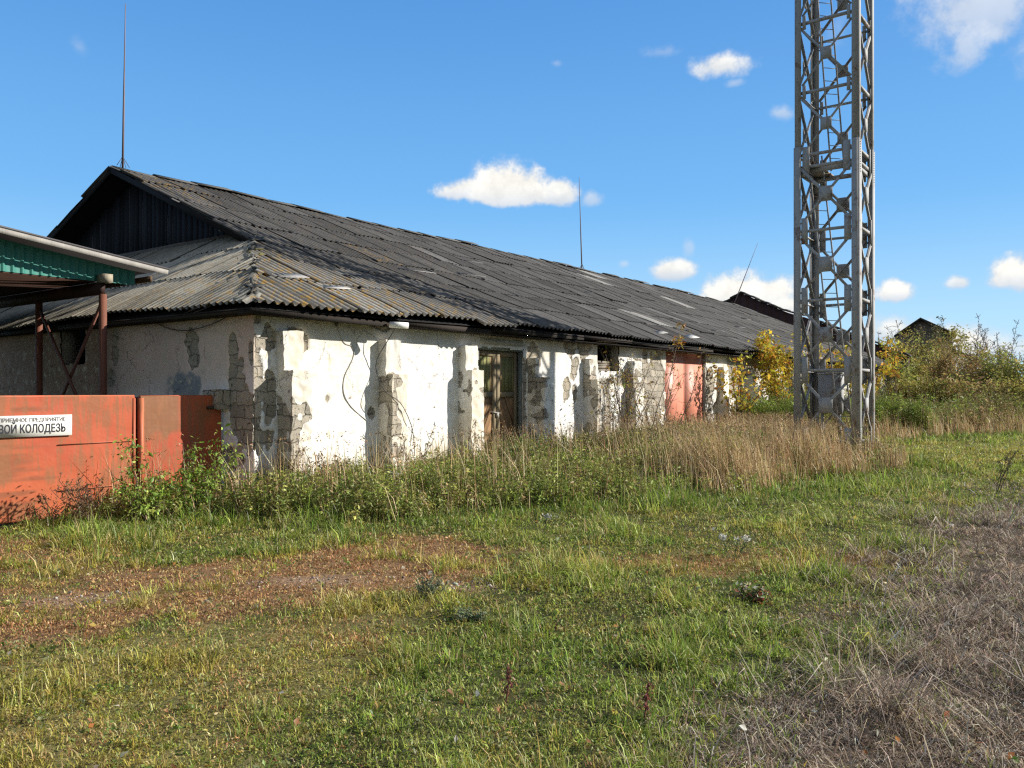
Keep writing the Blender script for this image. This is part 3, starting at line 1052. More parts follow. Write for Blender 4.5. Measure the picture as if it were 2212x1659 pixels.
def sheets(O, S, T, slen, tlen, keep, colfn, seed, waves=7, per=5, rows=9, sw=1.05, st=1.56):
    O, S, T = np.array(O, float), np.array(S, float), np.array(T, float)
    Nn = np.cross(S, T)
    if Nn[2] < 0: Nn = -Nn
    Vs, Qs, Cs, Ls, n = [], [], [], [], 0
    rg = np.random.default_rng(seed)
    pitch = (sw + .10) / waves
    for j in range(int(math.ceil(tlen / st))):
        for i in range(-1, int(math.ceil(slen / sw)) + 1):
            s0, t0 = i * sw + rg.normal(0, .02) + (j % 2) * .3, j * st + rg.normal(0, .03)
            s = np.linspace(0, sw + .10, waves * per + 1)
            tl = min(st + .16, tlen - t0 + .02)
            if tl < .1: continue
            t = np.linspace(0, tl, rows)
            sg, tg = np.meshgrid(s, t)
            sg, tg = sg.ravel(), tg.ravel()
            rot = rg.normal(0, .007)
            slip = -abs(rg.normal(0, .05)) if rg.uniform() < .18 else 0
            slip -= rg.uniform(.1, .35) if rg.uniform() < .02 else 0
            ss = s0 + sg - rot * (tg - .8)
            tt = t0 + tg + rot * (sg - .5) + slip
            wav = .033 * np.cos(2 * math.pi * sg / pitch)
            tilt = .020 * (1 - tg / (st + .16)) + rg.normal(0, .004) + (rg.uniform(0, .03) if rg.uniform() < .15 else 0) * (1 - tg / st)
            warp = .012 * (fbm(ss * 1.3, tt * 1.3, seed + 3, 2) - .5) * 2
            p = O[None] + S[None] * ss[:, None] + T[None] * tt[:, None] + Nn[None] * (wav + tilt + warp + .03)[:, None]
            nx = len(s)
            q = (np.arange(rows - 1)[:, None] * nx + np.arange(nx - 1)[None]).ravel()
            cx = (ss[q] + ss[q + nx + 1]) / 2
            cy = (tt[q] + tt[q + nx + 1]) / 2
            ok = keep(cx, cy)
            # chipped corners
            if rg.uniform() < .22:
                cs, ct, rr = rg.choice([0, sw + .1]), rg.choice([0, 0, st]), rg.uniform(.1, .33)
                dd = np.hypot(sg[q] - cs, tg[q] - ct) + .1 * (vn2(sg[q] * 9, tg[q] * 9, seed + j * 50 + i) - .5)
                ok &= dd > rr
            q = q[ok]
            if not len(q): continue
            tone = rg.lognormal(0, .16)
            c, l = colfn(ss, tt, tone, rg)
            wv_ = np.round(sg / pitch - .5)
            c = c * (.93 + .17 * np.cos(2 * math.pi * sg / pitch) + .22 * (_h(wv_.astype(np.int64), np.full(len(sg), i), np.full(len(sg), j), seed) - .5))[:, None]
            Qs.append(np.stack([q, q + 1, q + nx + 1, q + nx], 1) + n)
            Vs.append(p); Cs.append(c); Ls.append(l)
            n += len(p)
    V = np.concatenate(Vs)
    V[:, 2] += sag(V[:, 0], V[:, 1])
    return V, np.concatenate(Qs), np.concatenate(Cs), np.concatenate(Ls)


ct, stn = 1 / math.hypot(1, TAN), TAN / math.hypot(1, TAN)
DR = WID / 2 + .45                                      # plan depth of one slope
HIP_D, HIP_A = 4.31, 3.2


def main_keep(s, t):
    d = t * ct
    lowpart = s > d * (HIP_A / HIP_D) - .02
    return np.where(d < HIP_D, lowpart, s > HIP_A - .12) & (s < LEN + .5)


def main_col(s, t, tone, rg):
    g = np.array([.100, .096, .091]) * tone
    corner = sst(7.5, 3.0, s + .8 * t)
    c = g[None] * (1 - corner[:, None]) + np.array([.27, .255, .225])[None] * tone * corner[:, None]
    if rg.uniform() < .03: c = c * 0 + np.array([.30, .29, .27])[None]
    lich = np.clip(corner * .9 + .10 + (rg.uniform() < .06) * .35, 0, 1) * sst(9.5, 6, s - 3 * (t > 4))
    return c, lich + sst(1.6, .2, abs(s - 4) + abs(t - 9.5) * .6) * .6


V, Q, c, l = sheets((-.35, -.45, EZ), (1, 0, 0), (0, ct, stn), LEN + .4, DR / ct, main_keep, main_col, 601)
roof = mesh_obj('roof', V, [Q], M_slate, W0, c, {'lichen': l}, smooth=True)
sc_, ss_ = 1 / math.hypot(1, TSK), TSK / math.hypot(1, TSK)


def skirt_keep(s, t):
    a = t * sc_
    return (s > a * (HIP_D / HIP_A) - .02) & (s < WID + .9 - a * (HIP_D / HIP_A))


def skirt_col(s, t, tone, rg):
    c = np.array([.28, .262, .22])[None] * tone * np.ones((len(s), 1))
    c = c * (1 - .45 * sst(7, 12, s))[:, None]
    return c, np.clip(sst(5.5, .5, s) * .45 + .15, 0, 1) * np.ones(len(s))


V, Q, c, l = sheets((-.35, -.45, EZ), (0, 1, 0), (sc_, 0, ss_), WID + .9, 3.85 / sc_, skirt_keep, skirt_col, 611)
mesh_obj('skirt_roof', V, [Q], M_slate, W0, c, {'lichen': l}, smooth=True)
V, Q, c, l = sheets((-.35, WID + .45, EZ), (1, 0, 0), (0, -ct, stn), LEN + .4, DR / ct, main_keep, main_col, 621, waves=7, per=3, rows=3)
mesh_obj('rear_roof', V, [Q], M_slate, W0, c, {'lichen': l * 0}, smooth=True)

# boarding under the sheets keeps the loft dark
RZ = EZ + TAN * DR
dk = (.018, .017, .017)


def pl(a, d, dz=-.09):
    z = EZ + TAN * (d + .45) if d <= WID / 2 else EZ + TAN * (WID + .45 - d)
    return (a, d, z + dz + float(sag(np.array([a]), np.array([d]))[0]))


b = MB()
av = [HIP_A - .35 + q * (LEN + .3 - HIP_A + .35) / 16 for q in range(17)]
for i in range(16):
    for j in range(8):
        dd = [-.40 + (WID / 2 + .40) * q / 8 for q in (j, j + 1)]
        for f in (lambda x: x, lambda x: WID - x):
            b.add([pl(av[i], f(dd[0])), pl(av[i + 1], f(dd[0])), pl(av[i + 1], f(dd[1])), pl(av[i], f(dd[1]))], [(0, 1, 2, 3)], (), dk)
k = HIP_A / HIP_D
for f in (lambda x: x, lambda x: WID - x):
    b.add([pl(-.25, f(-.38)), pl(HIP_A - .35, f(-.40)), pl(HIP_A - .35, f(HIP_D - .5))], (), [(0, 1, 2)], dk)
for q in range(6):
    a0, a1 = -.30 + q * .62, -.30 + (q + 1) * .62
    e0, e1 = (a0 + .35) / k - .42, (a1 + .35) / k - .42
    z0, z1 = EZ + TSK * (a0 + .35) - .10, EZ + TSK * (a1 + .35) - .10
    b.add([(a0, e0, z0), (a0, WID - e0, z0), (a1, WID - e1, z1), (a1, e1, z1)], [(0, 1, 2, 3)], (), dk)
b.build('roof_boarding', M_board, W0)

# ridge caps
a = HIP_A - .40
while a < LEN + .2:
    ln = random.uniform(1.0, 1.25)
    z = RZ + .04 + random.uniform(-.015, .03) + float(sag(np.array([a]), np.array([WID / 2]))[0])
    if random.random() > .04:
        g = random.uniform(.09, .15)
        tl = random.uniform(-.03, .03)
        b = MB()
        for s in (-1, 1):
            p = [(a, WID / 2, z + .05), (a + ln, WID / 2, z + .05 + tl), (a + ln, WID / 2 + s * .26, z - .05 + tl), (a, WID / 2 + s * .26, z - .05)]
            b.hexa([(x, y, zz - .012) for x, y, zz in p] + [(x, y, zz + .012) for x, y, zz in p], (g, g * .97, g * .9))
        b.build('ridge_cap', M_stone, W0)
    a += ln - .04

# broken caps and loose sheet pieces along the hip
def roof_z(a, d):
    return min(EZ + TAN * (d + .45), EZ + TSK * (a + .35))


b = MB()
for q in range(17):
    t = (q + .2) / 17 + random.uniform(-.02, .02)
    a, d = -.35 + t * HIP_A, -.45 + t * HIP_D
    g = random.choice([.07, .10, .15, .24, .05]) if t < .75 else .05
    colr = (g, g * .95, g * .82) if t < .55 or random.random() < .5 else (.13, .11, .035)
    hx_, hy_ = HIP_A / 5.37, HIP_D / 5.37
    for (px, py) in ((1, 0), (0, 1)):
        if random.random() < .35: continue
        l_, r_ = random.uniform(.18, .6), random.uniform(.06, .30)
        sk = random.uniform(-.22, .22)
        lift = random.uniform(.055, .085)
        pp = []
        for (m_, w_) in ((0, 0), (l_, random.uniform(-.02, .02)), (l_ * random.uniform(.7, 1.1) + sk, r_), (sk + .05, r_ * random.uniform(.6, 1.1))):
            x, y = a + hx_ * m_ + px * w_, d + hy_ * m_ + py * w_
            pp.append((x, y, roof_z(x, y) + lift + random.uniform(-.01, .02)))
        b.hexa([(x, y, z - .012) for x, y, z in pp] + [(x, y, z) for x, y, z in pp], colr)
b.build('broken_hip_cap', M_stone, W0)

# patched and slipped sheets lying on the roof
for (a, d, la, ld, g, rz) in ((1.9, .55, .75, .13, .42, .2), (3.3, 1.55, 1.2, .2, .03, .25), (1.2, .9, .9, .2, .30, .3), (4.1, .95, .9, .10, .02, .2),
                             (13.8, 0.05, .9, .16, .40, .15), (15.6, -.1, 1.3, .22, .55, .2), (6.5, 3.3, 1.6, .06, .26, .1), (9.5, 4.0, 1.5, .06, .18, .1), (21.0, 1.5, 1.6, .08, .17, .1),
                             (27, 3, 1.8, .08, .17, .1), (33, 5, 1.9, .08, .17, .1), (12, 6, 1.4, .06, .17, .1), (17, 4.5, 1.5, .06, .2, .1)):
    ux, uy = math.cos(rz), math.sin(rz)
    b = MB()
    pp = []
    for (p, q) in ((0, 0), (la, 0), (la * .95, ld), (.1 * la, ld)):
        x, y = a + p * ux - q * uy, d + p * uy + q * ux
        pp.append((x, y, EZ + TAN * (y + .45) + .075 + float(sag(np.array([x]), np.array([y]))[0])))
    b.hexa([(x, y, z - .004) for x, y, z in pp] + [(x, y, z + .010) for x, y, z in pp], (g, g * .96, g * .9))
    b.build('loose_sheet', M_stone, W0)

# fascia, soffit and gable boarding
b = MB()
a = -.30
while a < LEN:
    ln = random.uniform(2.2, 3.6)
    g = random.choice([.014, .02, .03, .018])  # board colour darkened so it reads as eave shadow
    dz = random.uniform(-.03, .02) + float(sag(np.array([a]), np.array([-.3]))[0])
    b.beam((a, -.36 + random.uniform(-.015, .015), 2.905 + dz), (a + ln - .01, -.36, 2.905 + dz + random.uniform(-.03, .03)), random.uniform(.07, .11), .03, (0, 0, 1), (g * 1.15, g * .9, g * .75))
    a += ln
b.box((-.3, -.34, 2.862), (LEN, -.03, 2.885), (.035, .03, .027))
for y0 in np.arange(-.33, 12, 3.0):
    g = random.choice([.03, .04, .05])
    b.beam((-.27, y0, 2.91), (-.27, y0 + 2.98, 2.91 + random.uniform(-.015, .015)), .07, .03, (0, 0, 1), (g, g * .85, g * .75))
b.box((-.25, -.33, 2.865), (-.03, 19, 2.886), (.035, .03, .027))
b.build('fascia_board', M_wood, W0)

b = MB()
d = 3.2
while d < WID - 3.2:
    w_ = random.uniform(.15, .26)
    zt = min(EZ + TAN * (min(d, WID - d) + .45), EZ + TAN * (min(d + w_, WID - d - w_) + .45)) - .13
    zb = EZ + TSK * 3.7 - .05
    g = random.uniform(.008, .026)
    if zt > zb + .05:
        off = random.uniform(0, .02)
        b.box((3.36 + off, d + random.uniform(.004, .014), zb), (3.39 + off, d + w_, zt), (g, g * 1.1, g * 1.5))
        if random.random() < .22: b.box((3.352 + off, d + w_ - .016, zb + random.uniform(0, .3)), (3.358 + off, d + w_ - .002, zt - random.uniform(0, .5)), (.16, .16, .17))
    d += w_
b.box((3.43, 5.6, EZ + TSK * 3.5), (3.46, WID - 5.6, EZ + TSK * 3.5 + .4), (.012, .012, .014))
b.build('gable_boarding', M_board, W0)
b = MB()
for s in (0, 1):
    f = (lambda x: x) if s == 0 else (lambda x: WID - x)
    p, q = (HIP_A - .42, f(HIP_D - .6), EZ + TAN * (HIP_D - .15) - .07), (HIP_A - .42, f(WID / 2), RZ - .07)
    b.beam(p, q, .13, .03, (0, 0, 1), (.016, .015, .015))
b.build('barge_board', M_wood, W0)
b = MB()
b.beam((3.30, 4.95, EZ + TSK * 3.62 + .07), (3.30, WID - 4.95, EZ + TSK * 3.62 + .07), .12, .05, (0, 0, 1), (.11, .10, .09))
b.build('flashing_board', M_wood, W0)

# wooden double door ---------------------------------------------------
a0, a1, _, z1 = DOOR


def clip_board(p, dirv, w_, rect):
    """rectangle strip clipped to rect -> polygon in (a,z)"""
    poly = []
    n_ = (-dirv[1], dirv[0])
    L_ = 4
    for s, t in ((-L_, -w_ / 2), (L_, -w_ / 2), (L_, w_ / 2), (-L_, w_ / 2)):
        poly.append((p[0] + dirv[0] * s + n_[0] * t, p[1] + dirv[1] * s + n_[1] * t))
    for ax, lim, sg in ((0, rect[0], 1), (0, rect[1], -1), (1, rect[2], 1), (1, rect[3], -1)):
        out = []
        for i in range(len(poly)):
            A, B = poly[i], poly[(i + 1) % len(poly)]
            ia, ib = (A[ax] - lim) * sg >= 0, (B[ax] - lim) * sg >= 0
            if ia: out.append(A)
            if ia != ib:
                t = (lim - A[ax]) / (B[ax] - A[ax])
                out.append((A[0] + t * (B[0] - A[0]), A[1] + t * (B[1] - A[1])))
        poly = out
        if len(poly) < 3: return []
    return poly


mid = (a0 + a1) / 2
for (l0, l1, sgn) in ((a0 + .03, mid - .012, 1), (mid + .012, a1 - .03, -1)):  # wood tones darkened to carry the tower's shadow on the door
    b = MB()
    zs = .62 * z1
    zt = z1 - .05
    fw_ = .11
    for (p0, p1) in (((l0, .15, .02), (l0 + fw_, .20, zt)), ((l1 - fw_, .15, .02), (l1, .20, zt)),
                     ((l0 + fw_ + .002, .152, zs - .06), (l1 - fw_ - .002, .20, zs + .06)), ((l0 + fw_ + .002, .152, zt - .12), (l1 - fw_ - .002, .20, zt)),
                     ((l0 + fw_ + .002, .152, .02), (l1 - fw_ - .002, .20, .14))):
        b.box(p0, p1, (.20, .16, .10))
    x = l0 + fw_
    while x < l1 - fw_ - .02:
        w_ = min(random.uniform(.10, .15), l1 - fw_ - x)
        g = random.uniform(.7, 1.25)
        gr = random.random() < .75
        b.box((x + .004, .172 + random.uniform(0, .008), zs + .062), (x + w_ - .002, .19, zt - .122), (.17 * g, .165 * g, .07 * g) if gr else (.27 * g, .19 * g, .10 * g))
        x += w_
    ang_ = R(62) if sgn > 0 else R(118)
    dv = (math.cos(ang_), math.sin(ang_))
    for q in range(-16, 17):
        pc = ((l0 + l1) / 2 + q * .135, zs * .5)
        poly = clip_board(pc, dv, .112, (l0 + fw_ + .003, l1 - fw_ - .003, .142, zs - .062))
        if len(poly) >= 3:
            g = random.uniform(.55, 1.35)
            b.prism([(p[0], .170 + .006 * (q % 3), p[1]) for p in poly], (0, .02, 0), (.23 * g, .135 * g, .068 * g))
    b.box((l0 + .02, .196, .03), (l1 - .02, .215, zt - .01), (.03, .022, .015))
    lf = b.build('door_leaf', M_wood, W0)
    if sgn > 0:
        h = MB()
        h.beam((mid - .16, .142, 1.25), (mid + .14, .140, 1.22), .035, .012, (0, 0, 1), (.3, .28, .25))
        h.box((mid - .02, .118, 1.14), (mid + .05, .146, 1.24), (.34, .32, .29))
        h.build('padlock_hasp', M_rusty, lf)
b = MB()
b.box((a0 - .1, .06, z1 - .045), (a1 + .06, .17, z1 + .05), (.20, .235, .21))
b.box((a0 + .06, -.02, z1 + .06), (a1 - .03, .03, z1 + .19), (.36, .35, .29))
b.box((a0 + .05, -.025, z1 + .195), (a1 - .08, .03, z1 + .32), (.30, .28, .23))
b.box((a1 - .04, .05, 0), (a1 + .05, .14, z1 - .048), (.14, .16, .15))
b.build('door_frame', M_wood, W0)

# window with a few loose boards
a0, a1, z0, z1 = WIN
b = MB()
for q in range(4):
    z = z0 + .02 + q * .075
    b.beam((a0 + .02, .16 + random.uniform(-.03, .03), z), (a1 - .05, .2, z + random.uniform(-.03, .05)), .07, .03, (0, 0, 1), (.24, .21, .17))
b.beam((a0 + .55, .1, z0 + .3), (a0 + .2, .14, z1 - .05), .05, .03, (0, 1, 0), (.07, .06, .05))
b.build('window_board', M_wood, W0)

# painted metal door
a0, a1, _, z1 = PINK
pk = (.62, .235, .155)
b = MB()
mid = (a0 + a1) / 2
for (l0, l1) in ((a0 + .01, mid - .006), (mid + .006, a1 - .01)):
    b = MB()
    b.box((l0, .10, .0), (l1, .115, z1 - .01), pk)
    for (p0, p1) in (((l0, .094, 0), (l0 + .03, .0995, z1 - .01)),):
        b.box(p0, p1, pk)
    b.build('metal_door_leaf', M_metal, W0)
b = MB()
b.tube([(a_on(838, -.4), -.44, 2.86), (a_on(862, -.4), -.62, 2.85)], .055, 10, (.75, .75, .72))
b.build('drain_pipe', M_paint, W0)


# parapet wall at the far end of the roof ------------------------------
fwall = empty('brick_parapet', L2W(LEN + .8, WID / 2), math.pi / 2 - AL, 'dark red brick gable parapet with a crumbling tiled top beyond the warehouse roof', 'wall')
b = MB()
npt = 40
for i in range(npt):
    y0, y1 = -WID / 2 - .5 + (WID + 1) * i / npt, -WID / 2 - .5 + (WID + 1) * (i + 1) / npt
    def zt(y): return EZ + TAN * (WID / 2 + .45 - abs(y)) + .75 + .25 * (vn2(np.array([y * .7]), np.array([.5]), 5)[0] - .5)
    za, zb = zt(y0), zt(y1)
    g = random.uniform(.8, 1.2)
    b.hexa([(-.2, y0, 0), (.2, y0, 0), (.2, y1, 0), (-.2, y1, 0), (-.2, y0, za), (.2, y0, za), (.2, y1, zb), (-.2, y1, zb)], (.085 * g, .045 * g, .04 * g))
b.build('brickwork', M_brick, fwall)
b = MB()
for i in range(60):
    y0 = -WID / 2 - .6 + (WID + 1.2) * i / 60
    y1 = y0 + .36
    if random.random() < .12: continue
    za, zb = zt(y0) + random.uniform(.0, .12), zt(y1) + random.uniform(.0, .12)
    g = random.uniform(.05, .11)
    o = random.uniform(-.45, -.3)
    b.hexa([(o, y0, za), (.4, y0, za), (.4, y1, zb), (o, y1, zb), (o, y0, za + .10), (.4, y0, za + .10), (.4, y1, zb + .10), (o, y1, zb + .10)], (g, g * .92, g * .8))
b.build('coping_tile', M_stone, fwall)

# ------------------------------------------------------------------ lightning rods
def rod(px, py, tx, ty, a, lab, stays=True):
    zb = RZ + .05
    base = L2W(a, WID / 2, zb)
    e = empty('lightning_rod', base, math.pi / 2 - AL, lab, 'lightning rod', 'lightning rods on the warehouse ridge')
    Y = base[1]
    X2 = (tx - CX) / F * Y
    z2 = CAMZ + (HZ - ty) / F * Y
    dx = X2 - base[0]
    top = (dx * UX, dx * NX, z2 - zb)
    t = MB()
    m_ = [tuple(top[q] * s for q in range(3)) for s in (0, .33, .62, 1)]
    t.tube(m_, [.030, .028, .018, .010], 6, (.20, .15, .15))
    t.build('rod', M_rusty, e)
    if stays:
        for q in ((-.15, 0), (.18, 0), (0, -.16), (0, .16)):
            t = MB()
            t.tube([(top[0] * .07, 0, top[2] * .07), (q[0], q[1], -abs(q[1]) * TAN + .04)], .008, 4, (.12, .1, .1))
            t.build('stay', M_rusty, e)


rod(265, 360, 271, 8, a_on(265, WID / 2), 'tall thin lightning rod at the near end of the ridge')
rod(1257, 585, 1251, 383, a_on(1257, WID / 2), 'thin lightning rod at the middle of the long ridge')
rod(1607, 648, 1637, 525, LEN - .6, 'leaning lightning rod beside the brick parapet', False)

# ------------------------------------------------------------------ cables
def cable(pts, r_, lab, col, dup=False):
    w_ = [Vector(p) for p in pts]
    out = []
    for i in range(len(w_) - 1):
        p0, p1, p2, p3 = w_[max(i - 1, 0)], w_[i], w_[i + 1], w_[min(i + 2, len(w_) - 1)]
        for q in range(6):
            t = q / 6
            out.append(.5 * ((2 * p1) + (p2 - p0) * t + (2 * p0 - 5 * p1 + 4 * p2 - p3) * t * t + (3 * p1 - p0 - 3 * p2 + p3) * t ** 3))
    out.append(w_[-1])
    o = out[0].copy()
    t = MB()
    t.tube([p - o for p in out], r_, 5, col)
    ob = t.build('cable', M_rusty)
    ob.location = o
    return tag(ob, lab, 'cable')


def fp(x, y, d):
    return L2W(a_on(x, d), d, z_on(x, y, d))


cable([fp(860, 668, -.47), fp(864, 690, -.44), fp(838, 735, -.30), fp(815, 775, -.12), fp(814, 805, -.08), fp(832, 845, -.30), fp(866, 872, -.37), fp(890, 925, -.37), fp(896, 985, -.34)],
      .0075, 'black cable hanging from the eave across the second buttress', (.05, .05, .05))
cable([fp(x, y, -.006) for x, y in ((728, 700), (733, 722), (745, 742), (764, 750), (762, 775), (744, 815), (743, 850), (760, 880), (792, 908))],
      .0085, 'whitewashed cable curving down the white bay between the buttresses', (.36, .35, .32))
ep = lambda x, y, a=-.06: L2W(a, d_on(x, a), zd_on(x, y, a))
cable([ep(325, 690), ep(360, 708), ep(400, 714), ep(440, 706), ep(480, 690), ep(520, 665)], .008, 'thin wire sagging across the shaded end wall', (.06, .05, .05))
gi = lambda x, y: L2W(3.1, d_on(x, 3.1), zd_on(x, y, 3.1))
cable([gi(405, 450), gi(428, 470), gi(445, 480), gi(468, 484), gi(482, 492), gi(512, 514)], .010, 'loose wire hanging from the dark gable on insulators', (.05, .05, .06))
for (x, y, lab) in ((463, 480, 'white ceramic insulator under the gable edge, upper of two'), (477, 491, 'white ceramic insulator under the gable edge, lower of two')):
    p = gi(x, y)
    t = MB()
    t.tube([(0, 0, -.08), (0, 0, -.04), (0, 0, 0), (0, 0, .05), (0, 0, .09)], [.045, .06, .035, .05, .025], 8, (.5, .5, .46))
    t.tube([(0, 0, .08), (.05 * UX, .05 * UY, .14), (.2 * UX, .2 * UY, .15)], .012, 5, (.08, .07, .06))
    o = t.build('insulator', M_stone)
    o.location = p
    tag(o, lab, 'insulator', 'gable wire insulators')

# ------------------------------------------------------------------ orange gate
GD = .76


def gate_panel(s0, s1, name, parent, dirt=False, seed=0):
    s = np.linspace(s0, s1, int((s1 - s0) / .03) + 1)
    z = np.linspace(.03, 1.63, 54)
    Sg, Zg = np.meshgrid(s, z)
    x, zz = Sg.ravel(), Zg.ravel()
    org = np.array([.43, .078, .033])
    lgt = np.array([.49, .112, .042])
    t = sst(.35, .7, fbm(x * 1.1, zz * .7, 700 + seed, 4))[:, None]
    c = org[None] * (1 - t) + lgt[None] * t
    if dirt:                                           # older brown brushwork at the far left and along the top
        m = sst(.03, -.03, x - a_on(124, GD) + .03 * (fbm(x * 3, zz * 9, 705) - .5))
        br = .7 * sst(.48, .60, fbm(x * .9, zz * 6.5, 707, 4) + .10 * (zz - .9)) * m
        c = c * (1 - br[:, None]) + np.array([.20, .075, .032])[None] * br[:, None]
    else:
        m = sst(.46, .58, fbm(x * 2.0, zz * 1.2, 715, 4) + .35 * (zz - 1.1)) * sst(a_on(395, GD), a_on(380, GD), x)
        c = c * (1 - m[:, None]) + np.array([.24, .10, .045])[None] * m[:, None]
        c = c * .97
    V = np.stack([x, .018 * (fbm(x * 1.3, zz * 1.3, 717, 2) - .5), zz], 1)
    n_ = len(s)
    i = (np.arange(len(z) - 1)[:, None] * n_ + np.arange(n_ - 1)[None]).ravel()
    q = np.stack([i, i + 1, i + n_ + 1, i + n_], 1)
    return mesh_obj(name, V, [q], M_gate, parent, c, smooth=True)


g0, g1 = a_on(-420, GD), a_on(291, GD)
gt = empty('gate', L2W(0, GD), math.pi / 2 - AL, 'wide orange steel gate leaf with rust streaks and a white sign', 'gate')
gate_panel(g0, g1, 'panel', gt, True)
b = MB()
oc = (.46, .10, .042)
b.box((g0, .012, 1.60), (g1, .06, 1.645), oc)
b.box((g1 - .03, -.008, .02), (g1 + .01, .06, 1.599), (.36, .08, .035))
for x in np.arange(g0, g1 - .5, 1.6):
    b.box((x, .02, .03), (x + .05, .06, 1.598), oc)
b.box((g0, .0, .01), (g1, .05, .055), (.3, .08, .035))
b.build('frame', M_gate, gt)
for zz in (.98, .36):
    b = MB()
    b.beam((a_on(124, GD), -.012, zz), (g1 - .04, -.012, zz + .01), .012, .008, (0, 0, 1), (.42, .12, .06))
    b.build('weld_seam', M_gate, gt)
sx0, sx1 = a_on(-46, GD), a_on(155, GD - .03)
sz0, sz1 = z_on(155, 939.5, GD - .03), z_on(155, 895.5, GD - .03)
b = MB()
b.box((sx0, -.036, sz0), (sx1, -.022, sz1), (.80, .79, .74))
sign = b.build('sign', M_paint, gt)
sign['label'] = 'white sign with two lines of dark lettering'


def lettering(txt, size, x_right, x_left, zb, col, bold=0.0):
    cu = bpy.data.curves.new('t', 'FONT')
    cu.body = txt
    cu.size = size
    cu.extrude = .0015
    cu.offset = bold
    cu.resolution_u = 3
    ob = bpy.data.objects.new('t', cu)
    COL.objects.link(ob)
    bpy.context.view_layer.update()
    me = bpy.data.meshes.new_from_object(ob.evaluated_get(bpy.context.evaluated_depsgraph_get()))
    bpy.data.objects.remove(ob)
    co_ = np.zeros(len(me.vertices) * 3)
    me.vertices.foreach_get('co', co_)
    co_ = co_.reshape(-1, 3)
    x0, x1, y0, y1 = co_[:, 0].min(), co_[:, 0].max(), co_[:, 1].min(), co_[:, 1].max()
    co_[:, 0] = x_left + (co_[:, 0] - x0) / (x1 - x0) * (x_right - x_left)
    co_[:, 1] += -0
    out = np.stack([co_[:, 0], -.0385 - co_[:, 2], zb + co_[:, 1]], 1)
    me.vertices.foreach_set('co', out.ravel())
    at = me.attributes.new('col', 'FLOAT_COLOR', 'POINT')
    at.data.foreach_set('color', np.tile([*col, 1], len(me.vertices)).astype(np.float32))
    me.update()
    me.materials.clear()
    me.materials.append(M_ink)
    o = bpy.data.objects.new('lettering', me)
    COL.objects.link(o)
    o.parent = sign


xr, xl = a_on(141.5, GD - .035), a_on(-3, GD - .035)
hh = sz1 - sz0
lettering('ПРИЕМНОЕ ПРЕДПРИЯТИЕ', .068, xr, xl, sz0 + hh * .71, (.16, .15, .15), .0012)
lettering('ВОЙ КОЛОДЕЗЬ', .150, xr, xl, sz0 + hh * .19, (.03, .03, .04), .003)

h0, h1 = a_on(304, GD), a_on(478, GD)
gp2 = empty('gate', L2W(0, GD), math.pi / 2 - AL, 'narrow orange steel gate leaf against the warehouse corner, half in shade', 'gate')
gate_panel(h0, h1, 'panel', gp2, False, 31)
b = MB()
b.box((h0, .012, 1.60), (h1, .06, 1.64), oc)
b.box((h0 - .02, -.02, .02), (h0 + .04, .06, 1.60), (.5, .13, .06))
b.box((h1 - .04, .012, .02), (h1, .06, 1.599), oc)
b.build('frame', M_gate, gp2)
b = MB()
b.box((-.06, .0, 0), (.06, .09, 1.60), (.05, .022, .016))
b.box((-.07, -.004, 1.601), (.07, .094, 1.612), (.05, .022, .016))
o = b.build('gate_post', M_rusty)
o.location = L2W((g1 + h0) / 2, GD + .10)
o.rotation_euler = (0, 0, math.pi / 2 - AL)
tag(o, 'dark rusty post in the gap between the two orange gate leaves', 'post')

# ------------------------------------------------------------------ canopy in the yard
PC = W2L(-6.87, 13.99)
cn = empty('canopy', L2W(PC[0], PC[1]), math.pi / 2 - AL, 'open yard canopy with green corrugated front and rusty steel posts', 'canopy')
k0 = (0 - CX) / F


def cl(x):                                             # survey x on the canopy front -> local x
    return a_on(x, PC[1]) - PC[0]


def cz(x, y):
    return z_on(x, y, PC[1])


x_l, x_r = -6.0, cl(305)
zb = 3.55
slope = (cz(305, 584) - cz(0, 509)) / (cl(305) - cl(0))
ztop = lambda x: cz(0, 509) + slope * (x - cl(0))
V, Qf, cc = [], [], []
prof = []
x = x_l
while x < x_r - .01:
    for (dx, off) in ((0, 0), (.012, -.02), (.038, -.02), (.05, 0), (.13, 0)):
        if x + dx <= x_r: prof.append((x + dx, off))
    x += .14
for (x, off) in prof:
    V += [(x, .12 + off, zb), (x, .12 + off, ztop(x) - .02)]
    cc += [(.035, .20, .16)] * 2
for i in range(len(prof) - 1):
    Qf.append((2 * i, 2 * i + 2, 2 * i + 3, 2 * i + 1))
mesh_obj('corrugated_front', V, [Qf], M_metal, cn, cc)
b = MB()
xt = cl(342)
b.beam((x_l, -.30, ztop(x_l) + .012), (xt, -.30, ztop(xt) + .012), .078, .03, (0, 0, 1), (.28, .265, .24))
b.build('edge_board', M_wood, cn)
b = MB()
b.beam((x_l, 2.96, ztop(x_l) + .08), (xt + .04, 2.96, ztop(xt + .04) + .08), 6.50, .03, (0, 1, 0), (.06, .055, .055))
b.build('roof_sheet', M_metal, cn)
b = MB()
for x in np.arange(x_l + .2, xt, .45):
    b.box((x, .2, ztop(x) - .12), (x + .05, 6.0, ztop(x) - .02), (.12, .08, .05))
b.build('purlin', M_wood, cn)
rc = (.17, .065, .04)
b = MB()
b.beam((0, .02, zb - .12), (0, 6.1, zb - .12), .2, .10, (0, 0, 1), (.035, .017, .013))  # beam darker than the posts, its shade painted into the colour
b.build('beam', M_rusty, cn)
b = MB()
b.box((x_l, .13, zb - .02), (-.06, 6.1, zb - .003), (.07, .035, .025))
b.build('ceiling', M_board, cn)
b = MB()
b.box((-.05, -.14, zb - .03), (.10, .10, zb + .11), (.33, .29, .22))
b.build('beam_end', M_wood, cn)
